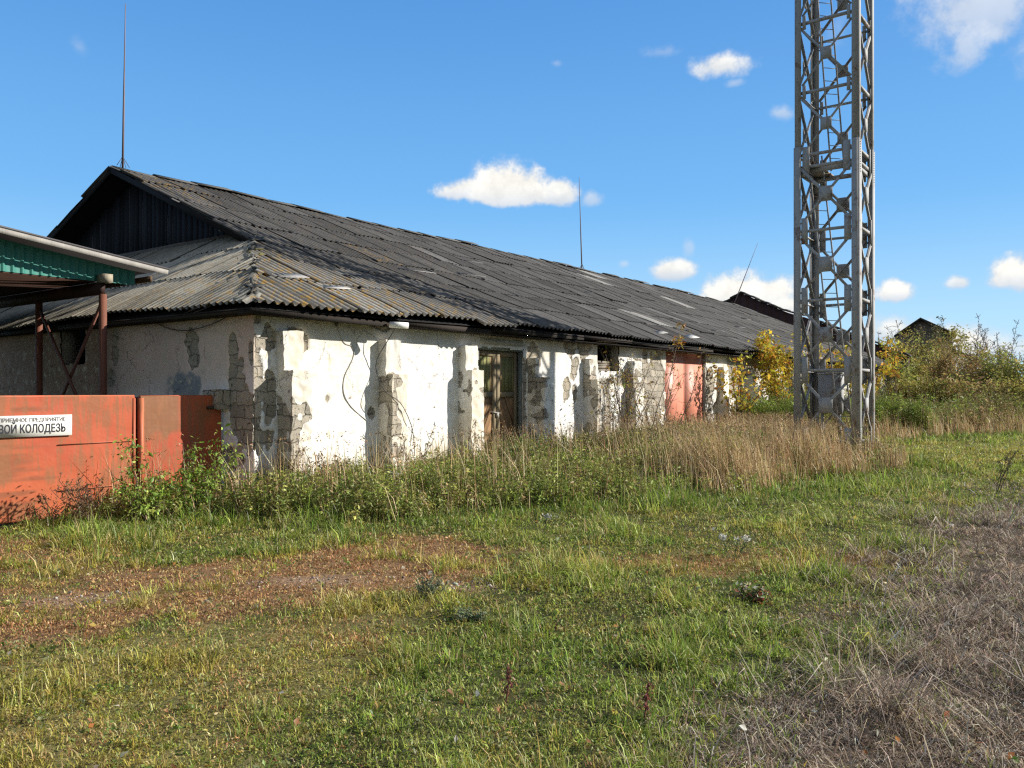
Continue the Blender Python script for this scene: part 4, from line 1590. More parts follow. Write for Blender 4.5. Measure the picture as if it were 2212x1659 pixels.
p2 = 2.3
for yy in (0, p2, 4.6):
    b = MB()
    b.box((-.046, yy - .046, -.05), (.046, yy + .046, zb - .222), rc)
    b.build('post', M_rusty, cn)
for (ya, za, yb_, zb_) in ((.07, zb - .35, p2 - .1, .75), (p2 - .07, zb - .35, .1, .75)):
    b = MB()
    b.beam((.02 if ya < 1 else -.02, ya, za), (.02 if ya < 1 else -.02, yb_, zb_), .06, .03, (0, 0, 1), (.15, .06, .04))
    b.build('brace', M_rusty, cn)

# ------------------------------------------------------------------ lattice tower
TS = .72
tw = empty('lattice_tower', L2W(TWC[0], TWC[1], .10), math.pi / 2 - AL, 'grey riveted steel lattice tower rising out of the frame', 'tower')
BAY, Z0, NB, NLOW = 1.60, .48, 9, 4
SPL = Z0 + BAY * NLOW
ZT = Z0 + BAY * NB
gry = (.35, .35, .345)


def half(z):
    return TS if z <= SPL else TS - .02


for sx in (-1, 1):
    for sy in (-1, 1):
        b = MB()
        for (za, zb_, h_, fl) in ((-.1, SPL + .35, TS, .16), (SPL - .45, ZT, TS - .018, .145)):
            x, y = sx * h_, sy * h_
            b.box((min(x, x - sx * fl * 1.45), min(y, y - sy * .016), za), (max(x, x - sx * fl * 1.45), max(y, y - sy * .016), zb_), gry)
            b.box((min(x, x - sx * .016), min(y - sy * .017, y - sy * fl), za), (max(x, x - sx * .016), max(y - sy * .017, y - sy * fl), zb_), gry)
        for q in range(0, 14):                          # rivet heads near the splice
            zz = SPL - .4 + q * .055
            b.box((sx * (TS - .10) - .012, sy * (TS + .006) - .006, zz), (sx * (TS - .10) + .012, sy * (TS + .006) + .006, zz + .02), gry)
        b.build('leg', M_steel, tw)
        b = MB()
        x, y = sx * TS, sy * TS
        b.box((x - .24, y - .24, -.25), (x + .24, y + .24, .02), (.30, .28, .25))
        b.prism([(x + sx * .02, y + sy * .02, .02), (x + sx * .32, y + sy * .02, .02), (x + sx * .02, y + sy * .02, .55)], (0, sy * .02, 0), (.20, .17, .15))
        b.prism([(x + sx * .02, y + sy * .05, .02), (x + sx * .02, y + sy * .34, .02), (x + sx * .02, y + sy * .05, .55)], (sx * .02, 0, 0), (.20, .17, .15))
        b.build('foot', M_steel, tw)

FACES = [((-1, 0), (0, 1)), ((0, -1), (1, 0)), ((1, 0), (0, 1)), ((0, 1), (1, 0))]      # outward normal, horizontal direction
for (nv, hv) in FACES:
    nv, hv = Vector((*nv, 0)), Vector((*hv, 0))
    for i in range(NB):
        zl, zh = Z0 + BAY * i, Z0 + BAY * (i + 1)
        h_ = half(zl + .1)
        o = nv * (h_ - .026)
        w_ = .062 if i < NLOW else .052
        e = h_ - .16
        zm = (zl + zh) / 2
        b = MB()
        for s in (-1, 1):
            p, q = o + hv * (-e * s) + Vector((0, 0, zl + .16)), o + hv * (e * s) + Vector((0, 0, zh - .16))
            n_off = nv * (.006 if s > 0 else -.010)
            b.beam(p + n_off, q + n_off, w_, .010, hv, gry)
            b.beam(p + n_off - nv * .03 + Vector((0, 0, .025)), q + n_off - nv * .03 + Vector((0, 0, .025)), .008, .05, hv, gry)
        ps = .15 if i < NLOW else .125
        cpl = o + nv * .018 + Vector((0, 0, zm))
        b.beam(cpl - Vector((0, 0, ps * 1.15)), cpl + Vector((0, 0, ps * 1.15)), ps * 2, .012, hv, gry)
        b.build('cross_brace', M_steel, tw)
        hz = [zl] if i != NLOW else [zl - .12, zl + .16]
        if i == NB - 1: hz.append(zh)
        for z in hz:
            b = MB()
            p, q = o + hv * (-h_ + .06) + Vector((0, 0, z)), o + hv * (h_ - .06) + Vector((0, 0, z))
            b.beam(p - nv * .012, q - nv * .012, .06, .010, (0, 0, 1), gry)
            b.beam(p - nv * .045 - Vector((0, 0, .025)), q - nv * .045 - Vector((0, 0, .025)), .06, .008, nv, gry)
            b.build('strut', M_steel, tw)
        for s in (-1, 1):
            b = MB()
            gh = .30 if i < NLOW else .16
            gw = .15 if i < NLOW else .08
            if i == NLOW: gh, gw = .34, .16
            cpl = o + nv * .008 + hv * (s * (h_ - .17 - gw / 2)) + Vector((0, 0, zl))
            b.beam(cpl - Vector((0, 0, gh)), cpl + Vector((0, 0, gh)), gw, .012, hv, gry)
            b.build('gusset_plate', M_steel, tw)
# inner platform ring and inclined ladders
b = MB()
for s in (-1, 1):
    b.beam((s * .5, -TS + .05, SPL - .18), (s * .5, TS - .05, SPL - .18), .10, .05, (0, 0, 1), (.34, .34, .33))
    b.beam((-TS + .05, s * .62, SPL - .24), (TS - .05, s * .62, SPL - .24), .08, .05, (0, 0, 1), (.34, .34, .33))
b.box((-.6, .18, SPL - .12), (.6, .62, SPL - .09), (.28, .25, .22))
b.build('platform', M_steel, tw)
for (p, q, nr) in (((.25, -.25, .05), (-.35, .35, SPL + .2), 22), ((.45, .05, SPL - .05), (-.30, .45, ZT - .2), 26)):
    p, q = Vector(p), Vector(q)
    sd = Vector((.12, -.12, 0))
    b = MB()
    for s in (-1, 1):
        b.beam(p + sd * s, q + sd * s, .04, .02, (1, 1, 0), gry)
    ld = b.build('ladder', M_steel, tw)
    for i in range(1, nr):
        c_ = p + (q - p) * (i / nr)
        b = MB()
        b.tube([c_ - sd, c_ + sd], .010, 5, gry)
        b.build('rung', M_steel, ld)

# electrical cabinet on the back legs
cab = empty('electrical_cabinet', L2W(TWC[0] + .50, TWC[1] + .22, .05), math.pi / 2 - AL, 'grey metal electrical cabinet mounted low inside the lattice tower', 'cabinet')
b = MB()
b.box((-.14, -.26, 1.12), (.14, .26, 2.06), (.34, .34, .34))
b.box((-.17, -.28, 2.062), (.16, .28, 2.09), (.36, .36, .36))
b.build('body', M_steel, cab)
b = MB()
b.box((-.158, -.24, 1.15), (-.142, .24, 2.03), (.30, .30, .30))
dr = b.build('door', M_steel, cab)
b = MB()
b.box((-.18, -.20, 1.55), (-.16, -.17, 1.67), (.12, .12, .12))
b.build('handle', M_steel, dr)
for yy in (-.2, .2):
    b = MB()
    b.box((-.03, yy - .03, -.05), (.03, yy + .03, 1.118), (.38, .38, .37))
    b.build('leg', M_steel, cab)
# ------------------------------------------------------------------ tall strip of weeds along the warehouse
def belt_pts(n, amin, amax, ymax=75, power=.35):
    k = rng.uniform(-.85, .85, n * 3)
    Y = rng.uniform(9 ** power, ymax ** power, n * 3) ** (1 / power)
    X = k * Y
    a, d = W2L(X, Y)
    e = belt_edge(a, d)
    ok = (d > e) & (a > amin) & (a < amax) & ((d < -.05) | (a > LEN + 2) | ((a < -.05) & (d < .75))) & (d < 14)
    ok &= ~((np.abs(a - 6.7) < 1.0) & (d > -.25))
    X, Y, a, d, e = [q[ok][:n] for q in (X, Y, a, d, e)]
    return X, Y, a, d, d - e


# dry grass
X, Y, a, d, inn = belt_pts(130000, -2.4, 60)
cl_ = fbm(a * .8, d * .8, 801, 4)
pt = sst(-.3, .5, inn) * (1 - .75 * sst(1.6, 3.4, inn + 1.6 * (cl_ - .5))) * (.03 + .97 * sst(4.6, 7.6, a + 3 * (cl_ - .5)))
pt *= np.where(a > 17, (1 - .93 * sst(1.0, 2.4, inn)), 1)
pt = np.maximum(pt * (.35 + 1.1 * sst(.36, .56, fbm(a * 1.7, d * 1.7, 803, 3))), .07)
o = rng.uniform(0, 1, len(a)) < pt
X, Y, a, d, inn, cl_ = [q[o] for q in (X, Y, a, d, inn, cl_)]
n = len(X)
h = (.40 + .68 * sst(.2, 1.8, inn)) * (.35 + 1.25 * cl_) * (.7 + .6 * fbm(a * 2.2, d * 2.2, 805, 2)) * rng.lognormal(0, .28, n) * (1 + .15 * sst(15, 30, Y))
h = np.minimum(h, 1.0 + .15 * rng.uniform(0, 1, n))
base = np.stack([X, Y, ground_z(X, Y) - .01], 1)
S_ = Soup()
S_.blades(base, h, .004 + .0006 * Y, rng.normal(2.7, 1.2, n), np.abs(rng.normal(.26, .26, n)), pal(n, TANC, .24))
o = rng.uniform(0, 1, n) < .35                        # seed heads
nb = o.sum()
hp = base[o] + np.stack([rng.normal(0, .06, nb), rng.normal(0, .06, nb), h[o] * .98], 1)
S_.leaves(np.repeat(hp, 3, 0) + rng.normal(0, .018, (nb * 3, 3)) - np.array([0, 0, .03]), rng.uniform(.03, .06, nb * 3), pal(nb * 3, [(.38, .24, .12), (.44, .30, .16), (.28, .17, .09)]), aspect=.4)
tag(S_.build('dry_grass', M_dry), 'tall tan dry grass in the uncut strip before the warehouse', 'dry grass', kind='stuff')

# leafy weeds
def weed_soup(name, lab, X, Y, hgt, ln, size, cols, stemcol, prob_low=.5, mat=None):
    n = len(X)
    base = np.stack([X, Y, ground_z(X, Y) - .01], 1)
    S_ = Soup()
    az, le = rng.uniform(0, 6.28, n), np.abs(rng.normal(.12, .12, n))
    S_.blades(base, hgt, .006 + .0005 * Y, az, le, pal(n, stemcol))
    rep = np.repeat(np.arange(n), ln)
    m = len(rep)
    f = rng.beta(1.6, 1.1, m)
    r_ = (.05 + .10 * (1 - f)) * (.6 + hgt[rep] * .55)
    an = rng.uniform(0, 6.28, m)
    p = base[rep] + np.stack([np.cos(az[rep]) * np.sin(le[rep]) * f * hgt[rep] * .9 + np.cos(an) * r_ * rng.uniform(.2, 1, m), np.sin(az[rep]) * np.sin(le[rep]) * f * hgt[rep] * .9 + np.sin(an) * r_ * rng.uniform(.2, 1, m), f * hgt[rep]], 1)
    tone = np.repeat(rng.lognormal(0, .22, n), ln)[:, None]
    ci = np.repeat(rng.integers(0, len(cols), n), ln)
    c = np.asarray(cols)[ci] * tone * np.exp(rng.normal(0, .18, (m, 1)))
    S_.leaves(p, size * (1 + .012 * Y[rep]) * rng.lognormal(0, .3, m), np.clip(c, 0, .7), upness=.7, aspect=.42, droop=.15)
    return tag(S_.build(name, mat or M_leaf), lab, 'weeds', kind='stuff')


WG = [(0.244, 0.317, 0.061), (0.305, 0.348, 0.073), (0.177, 0.244, 0.049), (0.354, 0.336, 0.091), (0.244, 0.268, 0.073)]
WB = [(0.400, 0.275, 0.131), (0.338, 0.219, 0.106), (0.463, 0.338, 0.163), (0.288, 0.219, 0.106)]
SB = [(.16, .12, .07), (.12, .11, .05)]
X, Y, a, d, inn = belt_pts(40000, -2.6, 62)
cl_ = fbm(a * .55, d * .9, 811, 4)
tall = sst(17.0, 19.5, a) * (1 - sst(26.0, 28.5, a)) * sst(.6, 1.4, inn)
far_ = sst(26, 29, a)
pw = .10 + .55 * sst(1.7, 3.2, inn + 1.5 * (cl_ - .5)) * (1 - .35 * far_) + .85 * (1 - sst(3.4, 6.0, a)) * sst(-.2, .8, inn) + .9 * tall + .5 * far_ * sst(.6, 1.6, inn)
pw *= .35 + 1.3 * sst(.38, .62, cl_)
o = rng.uniform(0, 1, len(a)) < pw
X, Y, a, d, inn, cl_, tall, far_ = [q[o] for q in (X, Y, a, d, inn, cl_, tall, far_)]
n = len(X)
h = (.16 + .48 * cl_) * (.55 + .9 * fbm(a * 1.6, d * 1.6, 815, 2)) * rng.lognormal(0, .30, n) * (1 + 1.75 * tall + 1.0 * far_ * sst(.5, 2.0, inn)) * (.45 + .55 * sst(-.3, 1.3, inn))
h = h * (1 + .35 * sst(3, 6, a))
h = np.minimum(h, .62 + 1.3 * np.maximum(tall, far_) + .25 * sst(3, 5, a))
br = (rng.uniform(0, 1, n) < (.35 + .65 * sst(5, 9, a)) * (.12 + .32 * sst(.5, .65, fbm(a * .7, d * .7, 813)) * (1 - tall) + .15 * far_))
for sel, nm, lab, cols in ((~br & (far_ < .5), 'green_weeds', 'leafy green weeds growing along the foot of the white wall', WG), (br & (far_ < .5), 'withered_weeds', 'withered brown weeds along the foot of the white wall', WB),
                           (~br & (far_ >= .5), 'green_weeds', 'tall green weeds in the far strip right of the tower', WG), (br & (far_ >= .5), 'withered_weeds', 'withered brown weeds in the far strip right of the tower', WB)):
    weed_soup(nm, lab, X[sel], Y[sel], h[sel], 20, .045, cols, SB)

def area(n, a0, a1, inner, dmax):
    a = rng.uniform(a0, a1, n)
    e = belt_edge(a, np.zeros(n))
    d = e + inner + (dmax - e - inner) * rng.uniform(0, 1, n)
    o = (d < -.1) | (a > LEN + 2.2)
    a, d = a[o], d[o]
    return C0[0] + a * UX + d * NX, C0[1] + a * UY + d * NY, a, d


X, Y, a, d = area(3400, 16.8, 27.0, .9, -.5)
cl_ = fbm(a * .9, d * .9, 861)
h = (.95 + .75 * cl_) * rng.lognormal(0, .12, len(a)) * sst(16.2, 18.5, a)
weed_soup('ragweed', 'bright green head high weeds along the wall behind the tower', X, Y, h, 30, .055, [(.22, .30, .05), (.27, .33, .06), (.17, .24, .042)], SB)
X, Y, a, d = area(11000, 25.5, 66, 1.0, 5.0)
cl_ = fbm(a * .25, d * .35, 863, 4)
h = (.55 + .85 * sst(.35, .65, cl_)) * rng.lognormal(0, .2, len(a))
brn = rng.uniform(0, 1, len(a)) < .15 + .7 * sst(.48, .62, fbm(a * .3 + 4, d * .5, 867))
weed_soup('field_weeds', 'dense green weeds filling the field right of the tower', X[~brn], Y[~brn], h[~brn], 26, .075, WG, SB)
weed_soup('field_weeds', 'brown withered weeds mixed into the field right of the tower', X[brn], Y[brn], h[brn] * .9, 22, .07, WB + [(.22, .20, .07)], SB)

# low plants and longer grass where the mown yard meets the strip
n0 = 42000
k = rng.uniform(-.8, .8, n0)
Y = rng.uniform(8, 34, n0)
X = k * Y
a, d = W2L(X, Y)
e = belt_edge(a, d)
o = (d > e - 1.5) & (d < e + 2.4) & (a > -3) & ((d < -.05) | (a < -.1)) & (d < .7)
o |= (a > -4.2) & (a <= -.05) & (d < .72) & (d > -1.2 + .8 * (fbm(X * 1.5, Y * 1.5, 821) - .5)) & (a > -2.4 + 1.2 * (fbm(X * 1.1, Y * 1.1, 823) - .5) - .5 * (d > .3))
X, Y = X[o], Y[o]
n = len(X)
S_ = Soup()
cl_ = fbm(X * 1.1, Y * 1.1, 825, 4)
S_.blades(np.stack([X, Y, ground_z(X, Y) - .01], 1), (.06 + .24 * cl_ ** 1.3) * rng.lognormal(0, .3, n), .005 + .0007 * Y, rng.uniform(0, 6.28, n), np.abs(rng.normal(.5, .3, n)), pal(n, LUSH + [(.25, .25, .075), (.34, .28, .12), (.08, .12, .025)], .3))
tag(S_.build('long_grass', M_grass), 'long dark green grass at the edge of the uncut strip', 'grass', kind='stuff')


# ------------------------------------------------------------------ single plants
def grow(n_stems, H, spread, r0, twigs=6, tl=.35, sub=3, up=.7, seed=0, wob=.10, first=.25):
    """stems, twigs and sub-twigs as polylines, plus places for leaves"""
    rd = random.Random(seed)
    polys, tips = [], []

    def line(p, dv, ln, r, k, wobble):
        pts = [Vector(p)]
        dv = Vector(dv).normalized()
        for i in range(k):
            dv = (dv + Vector((rd.gauss(0, wobble), rd.gauss(0, wobble), rd.gauss(0, wobble) + .03))).normalized()
            pts.append(pts[-1] + dv * ln / k)
        polys.append((pts, [r * (1 - .75 * i / k) for i in range(k + 1)]))
        return pts

    for s in range(n_stems):
        an = rd.uniform(0, 6.28)
        ro = rd.uniform(0, .12) * spread
        dv = (math.cos(an) * spread / H * rd.uniform(.1, .9), math.sin(an) * spread / H * rd.uniform(.1, .9), 1)
        ln = H * rd.uniform(.7, 1.02)
        pts = line((math.cos(an) * ro, math.sin(an) * ro, -.03), dv, ln, r0 * rd.uniform(.7, 1.1), 8, wob)
        for t in range(twigs):
            f = first + (1 - first) * (t + rd.random()) / twigs
            i = min(int(f * 8), 7)
            p = pts[i].lerp(pts[i + 1], f * 8 - i)
            a2 = rd.uniform(0, 6.28)
            dv = (math.cos(a2) * (1 - up), math.sin(a2) * (1 - up), up * rd.uniform(.4, 1.2))
            l2 = tl * H * (1.15 - .75 * f) * rd.uniform(.5, 1.1)
            q = line(p, dv, l2, r0 * .38 * (1.2 - .6 * f), 5, wob * 1.5)
            tips += [(q[j].lerp(q[j + 1], rd.random())) for j in range(1, 5)]
            for u in range(sub):
                j = rd.randint(1, 4)
                a3 = rd.uniform(0, 6.28)
                qq = line(q[j], (math.cos(a3), math.sin(a3), rd.uniform(.1, 1.2)), l2 * rd.uniform(.25, .55), r0 * .16, 3, wob * 2)
                tips += [qq[1], qq[2], qq[3]]
        tips += pts[5:]
    return polys, tips


def plant(name, loc, lab, cat, polys, tips, bark, n_leaf=0,  size=.06, cols=None, jit=.06, group=None, parts=('stems', 'foliage'), low=0.0, sides=4, droop=.2, asp=.45, rmin=.004):
    e = empty(name, loc, 0, lab, cat, group)
    t = MB()
    for pts, rr in polys:
        t.tube(pts, [max(r_, rmin) for r_ in rr], sides, bark)
    t.build(parts[0], M_bark, e)
    if n_leaf:
        T_ = np.array([tuple(p) for p in tips])
        if low: T_ = T_[T_[:, 2] > low]
        ix = rng.integers(0, len(T_), n_leaf)
        p = T_[ix] + rng.normal(0, jit, (n_leaf, 3))
        p[:, 2] = np.maximum(p[:, 2], .03)
        s_ = Soup()
        zone = vn3(p[:, 0] * 1.6, p[:, 1] * 1.6, p[:, 2] * 1.6, int(abs(loc[0] * 31)) % 97)
        c = pal(n_leaf, cols, .22) * (.7 + .6 * zone[:, None])
        s_.leaves(p, size * rng.lognormal(0, .3, n_leaf), c, droop=droop, aspect=asp)
        s_.build(parts[1], M_leaf, e)
    return e


def on_ground(x, y):
    X, Y = gp(x, y)
    return (X, Y, float(ground_z(np.array([X]), np.array([Y]))[0]))


def at(a, d):
    x, y, _ = L2W(a, d)
    return (x, y, float(ground_z(np.array([x]), np.array([y]))[0]))


BK = (.10, .075, .055)
GB = (.20, .17, .14)
BRG = [(.24, .36, .06), (.31, .42, .08), (.18, .28, .045), (.37, .42, .10)]

# saplings by the gate
def bent(p0, p1, bow, r0, k=8):
    p0, p1 = Vector(p0), Vector(p1)
    return [p0.lerp(p1, i / k) + Vector(bow) * math.sin(math.pi * i / k) for i in range(k + 1)], [r0 * (1 - .7 * i / k) for i in range(k + 1)]


def leafy_stems(stems, sub=6, seed=1, tl=.22):
    rd = random.Random(seed)
    polys, tips = [], []
    for (p0, p1, bow, r0) in stems:
        pts, rr = bent(p0, p1, bow, r0)
        polys.append((pts, rr))
        for i in range(2, 9):
            tips += [pts[i]] * 2
            if i < 8:
                for q in range(sub // 3):
                    an = rd.uniform(0, 6.28)
                    e_ = pts[i] + Vector((math.cos(an), math.sin(an), rd.uniform(-.1, .5))) * tl * rd.uniform(.4, 1)
                    polys.append(([pts[i], pts[i].lerp(e_, .5) + Vector((0, 0, .02)), e_], [r0 * .3, r0 * .25, r0 * .15]))
                    tips += [pts[i].lerp(e_, .5), e_, e_]
    return polys, tips


b0 = at(-1.40, -.45)
ux = Vector((UX, UY, 0))
po, ti = leafy_stems([((0, 0, 0), tuple(ux * .62 + Vector((0, 0, 1.16))), (.02, 0, -.10), .014), ((0, .02, 0), tuple(ux * .12 + Vector((0, 0, 1.02))), (0, 0, .02), .010),
                      ((.02, 0, 0), tuple(ux * .35 + Vector((0, 0, .62))), (0, 0, .05), .010), ((-.02, 0, 0), tuple(-ux * .10 + Vector((0, 0, .66))), (0, 0, .03), .010),
                      ((0, 0, 0), tuple(ux * .78 + Vector((0, 0, .95))), (0, 0, -.06), .008)], 6, 3, .18)
plant('sapling', b0, 'green leafy sapling leaning right before the narrow gate leaf', 'sapling', po, ti, BK, 1000, .062, BRG, .05, droop=.5)
b1 = at(-1.95, -.30)
po, ti = leafy_stems([((0, 0, 0), tuple(ux * .12 + Vector((0, 0, .55))), (.02, 0, 0), .010), ((0, .02, 0), tuple(ux * .32 + Vector((0, 0, .44))), (0, 0, .05), .010),
                      ((.02, 0, 0), tuple(-ux * .28 + Vector((0, 0, .50))), (0, 0, .05), .010), ((0, 0, 0), tuple(-ux * .22 + Vector((0, 0, 1.10))), (0, 0, .03), .008)], 6, 5, .2)
plant('sapling', b1, 'low bright green sapling at the gap between the gate leaves', 'sapling', po, ti, BK, 900, .055, BRG, .06, droop=.5)
b2 = at(-2.45, -.05)
po, ti = grow(9, .75, .8, .006, 5, .35, 2, .6, 33)
plant('withered_bush', b2, 'withered brown twiggy bush before the wide gate leaf', 'bush', po, ti, (.16, .10, .07), 420, .03, [(.22, .13, .07), (.16, .13, .05), (.28, .18, .09)], .04)
b3 = at(-2.75, .15)
po, ti = grow(7, .55, .9, .006, 5, .4, 2, .5, 35)
plant('withered_bush', b3, 'low dark bush throwing its shadow on the orange gate', 'bush', po, ti, (.12, .08, .05), 380, .032, [(.12, .10, .04), (.18, .11, .06)], .04)

# dry stalks before the white wall
for i, (a, d, H, ns, lab, cols) in enumerate((
        (.15, -.35, 1.05, 10, 'thin brown grass stalks at the bare stone corner of the warehouse', [(.28, .18, .10), (.22, .16, .08)]),
        (.75, -.75, .95, 9, 'rust brown seeded stalks before the first buttress', [(.26, .15, .08), (.30, .20, .10)]),
        (2.0, -.75, 1.15, 6, 'thin sparse weed stalks before the first white bay', [(.16, .17, .06), (.24, .18, .09)]),
        (2.6, -.8, 1.35, 4, 'tall arching weed stalk before the first white bay', [(.14, .16, .05), (.22, .17, .08)]),
        (4.5, -.6, 1.25, 5, 'feathery dark weed before the second white bay', [(.15, .14, .07), (.20, .16, .09)]),
        (5.2, -.7, 1.0, 6, 'yellow green weed before the third buttress', [(.17, .18, .05), (.13, .16, .04)]),
        (6.7, -.6, .8, 8, 'dark withered weed at the foot of the wooden door', [(.10, .07, .05), (.14, .10, .06)]),
        (8.3, -.75, .75, 9, 'grey dead bush at the foot of the fourth buttress', [(.14, .12, .10), (.2, .17, .14)]),
        (9.4, -.6, 1.2, 4, 'bare arching weed before the patched white bay', [(.2, .17, .12), (.16, .16, .08)]))):
    po, ti = grow(ns, H, H * .55, .006, 7, .22, 2, .62, 900 + i, .09, .35)
    plant('weed_stalk', at(a, d), lab, 'weed', po, ti, (.15, .115, .07) if i not in (6, 7) else (.09, .075, .06), 150 if i > 1 else 260, .034, cols, .02, 'weed stalks before the white wall')

# twiggy shrubs between the window and the metal door
AUT = [(.34, .25, .04), (.42, .28, .05), (.30, .17, .05), (.22, .22, .05)]
for i, (x, d, H, ns, nl, lab, sp, cols) in enumerate((
        (1336, -.7, 2.5, 5, 170, 'bare twiggy shrub below the dark window', 1.2, AUT),
        (1372, -.8, 2.8, 7, 420, 'twiggy shrub with yellow green leaves right of the window', 1.7, AUT + [(.16, .20, .05)]),
        (1415, -.7, 3.0, 6, 260, 'leaning bare shrub left of the pink metal door', 2.0, AUT),
        (1462, -1.2, 1.3, 6, 200, 'short brown twiggy bush before the pink metal door', 1.0, [(.22, .15, .08), (.2, .18, .06)]))):
    po, ti = grow(ns, H, sp, .016, 9, .30, 3, .68, 940 + i, .10, .15)
    plant('shrub', at(a_on(x, d), d), lab, 'shrub', po, ti, (.13, .10, .08), nl, .075, cols, .05, 'twiggy shrubs against the facade', droop=.4)
# one tall whip with orange leaves
p0 = at(a_on(1432, -.9), -.9)
po, ti = leafy_stems([((0, 0, 0), (.55, .25, 3.45), (-.12, 0, 0), .014)], 3, 9, .3)
ti = [t for t in ti if t.z > 2.7]
plant('sapling', p0, 'tall thin whip with orange leaves at its tip above the eave', 'sapling', po, ti, GB, 70, .11, [(.45, .22, .05), (.40, .28, .06)], .08)
# nettles at the window
po, ti = grow(26, .75, 1.6, .006, 5, .3, 1, .6, 970)
plant('nettle_clump', at(a_on(1375, -1.6), -1.6), 'bright green leafy clump at the foot of the twiggy shrubs', 'plant', po, ti, (.1, .12, .04), 1500, .06, [(.18, .26, .045), (.25, .30, .065), (.28, .26, .07)], .08)
po, ti = grow(22, .55, 1.4, .006, 5, .3, 1, .5, 972)
plant('nettle_clump', at(6.2, -2.1), 'bright green leafy clump below the wooden door', 'plant', po, ti, (.1, .12, .04), 1500, .055, [(.20, .28, .05), (.27, .32, .075), (.16, .22, .04)], .07)
po, ti = grow(24, .62, 1.7, .006, 5, .3, 1, .5, 974)
plant('nettle_clump', at(3.1, -1.25), 'dark green leafy clump at the foot of the second buttress', 'plant', po, ti, (.1, .12, .04), 1700, .05, [(.14, .20, .04), (.19, .235, .055), (.23, .19, .07)], .07)

for q, (a, d, H, sp, nl, lab) in enumerate(((2.6, -2.1, .75, 1.5, 1500, 'dark green bushy weed in front of the first white bay'), (4.6, -1.5, .95, 1.5, 1700, 'tall green bushy weed left of the third buttress'),
                                        (5.7, -1.0, 1.05, 1.1, 1300, 'yellow green feathery weed at the left door post'), (7.7, -1.6, .85, 1.4, 1500, 'green bushy weed at the right door post'),
                                        (.9, -1.5, .65, 1.2, 1100, 'low green weed before the bare stone corner'), (10.2, -1.5, 1.0, 1.5, 1500, 'green bushy weed below the boarded window'),
                                        (13.2, -1.7, 1.0, 1.6, 1300, 'olive bushy weed left of the salmon metal door'))):
    po, ti = grow(20, H, sp, .006, 6, .3, 1, .62, 1600 + q, .1, .15)
    plant('bushy_weed', at(a, d), lab, 'weed', po, ti, (.12, .13, .05), nl, .046, [(.13, .19, .035), (.18, .24, .05), (.10, .15, .03), (.24, .24, .07)], .06, 'bushy weeds along the wall')

# yellow leaved young trees growing up the facade
YLW = [(.68, .50, .045), (.60, .40, .05), (.52, .44, .06), (.54, .26, .05), (.38, .37, .06)]
for i, (x, d, H, nl, sp, lab) in enumerate(((1684, -.75, 4.1, 2200, 1.15, 'young tree with yellow leaves climbing over the eave beside the tower'),
                                          (1598, -.8, 2.9, 420, 1.0, 'small yellow leaved tree left of the taller yellow tree'),
                                          (1775, -.9, 4.2, 1300, 2.0, 'yellow leaved tree against the eave behind the tower'),
                                          (1852, -1.0, 3.6, 800, 1.8, 'thin yellow leaved tree half hidden by the right tower legs'),
                                          (1925, -1.2, 4.6, 420, 1.8, 'sprig of large yellow leaves hanging before the far eave'))):
    po, ti = grow(5, H, sp, .03, 8, .28, 3, .62, 980 + i, .10, .35)
    plant('young_tree', at(a_on(x, d), d), lab, 'tree', po, ti, BK, nl, .125 + .010 * i, YLW, .12, 'yellow trees along the facade', ('trunk', 'crown'), 1.0 if i != 4 else 2.6, droop=.5, asp=.6)

# bushes beyond the warehouse
OLV = [(.36, .33, .085), (.43, .37, .10), (.28, .28, .07), (.42, .31, .10)]
RUS = [(.42, .27, .13), (.35, .24, .10), (.46, .34, .14), (.31, .27, .10)]
GRN = [(.28, .32, .08), (.34, .36, .10), (.23, .27, .065), (.38, .35, .10)]
spec = [(1925, 775, 46, 2.6, GRN, 'dark green bush at the far end of the warehouse'),
        (1962, 728, 50, 3.6, OLV, 'olive bush covering the left wall of the ruined house'),
        (2010, 700, 53, 4.2, OLV, 'tall olive bush before the gable of the ruined house'),
        (2032, 706, 55, 3.2, OLV + GRN, 'olive green bush climbing over the front of the ruined house'),
        (2058, 735, 50, 3.6, RUS, 'rust brown bush right of the ruined house'),
        (2105, 770, 48, 3.2, RUS, 'low rust brown bush with bare twigs'),
        (1985, 800, 43, 3.0, OLV, 'yellow brown bush in front of the olive bushes'),
        (2065, 808, 42, 3.2, OLV + RUS, 'wide brown bush in front of the rust brown bush'),
        (2150, 765, 47, 3.2, GRN, 'green bush below the bare thicket'),
        (2205, 745, 46, 3.6, GRN + OLV, 'green and yellow bush at the right edge of the field'),
        (2270, 750, 47, 3.6, GRN, 'green bush farthest right in the hedge'),
        (2145, 822, 41, 2.8, RUS, 'low brown bush before the green bushes'),
        (2215, 812, 40, 3.0, OLV, 'low olive bush before the right green bush')]
for i, (x, ytop, Yd, sp, cols, lab) in enumerate(spec):
    X = (x - CX) / F * Yd
    H = (HZ - ytop) / F * Yd + CAMZ
    po, ti = grow(9, H, sp * .62, .03, 8, .32, 3, .45, 1100 + i, .13, .05)
    ax_ = plant('bush', (X, Yd, 0), lab, 'bush', po, ti, (.16, .12, .09), 5200, .15, cols, .20, 'bushes beyond the warehouse', low=.3, rmin=.008)
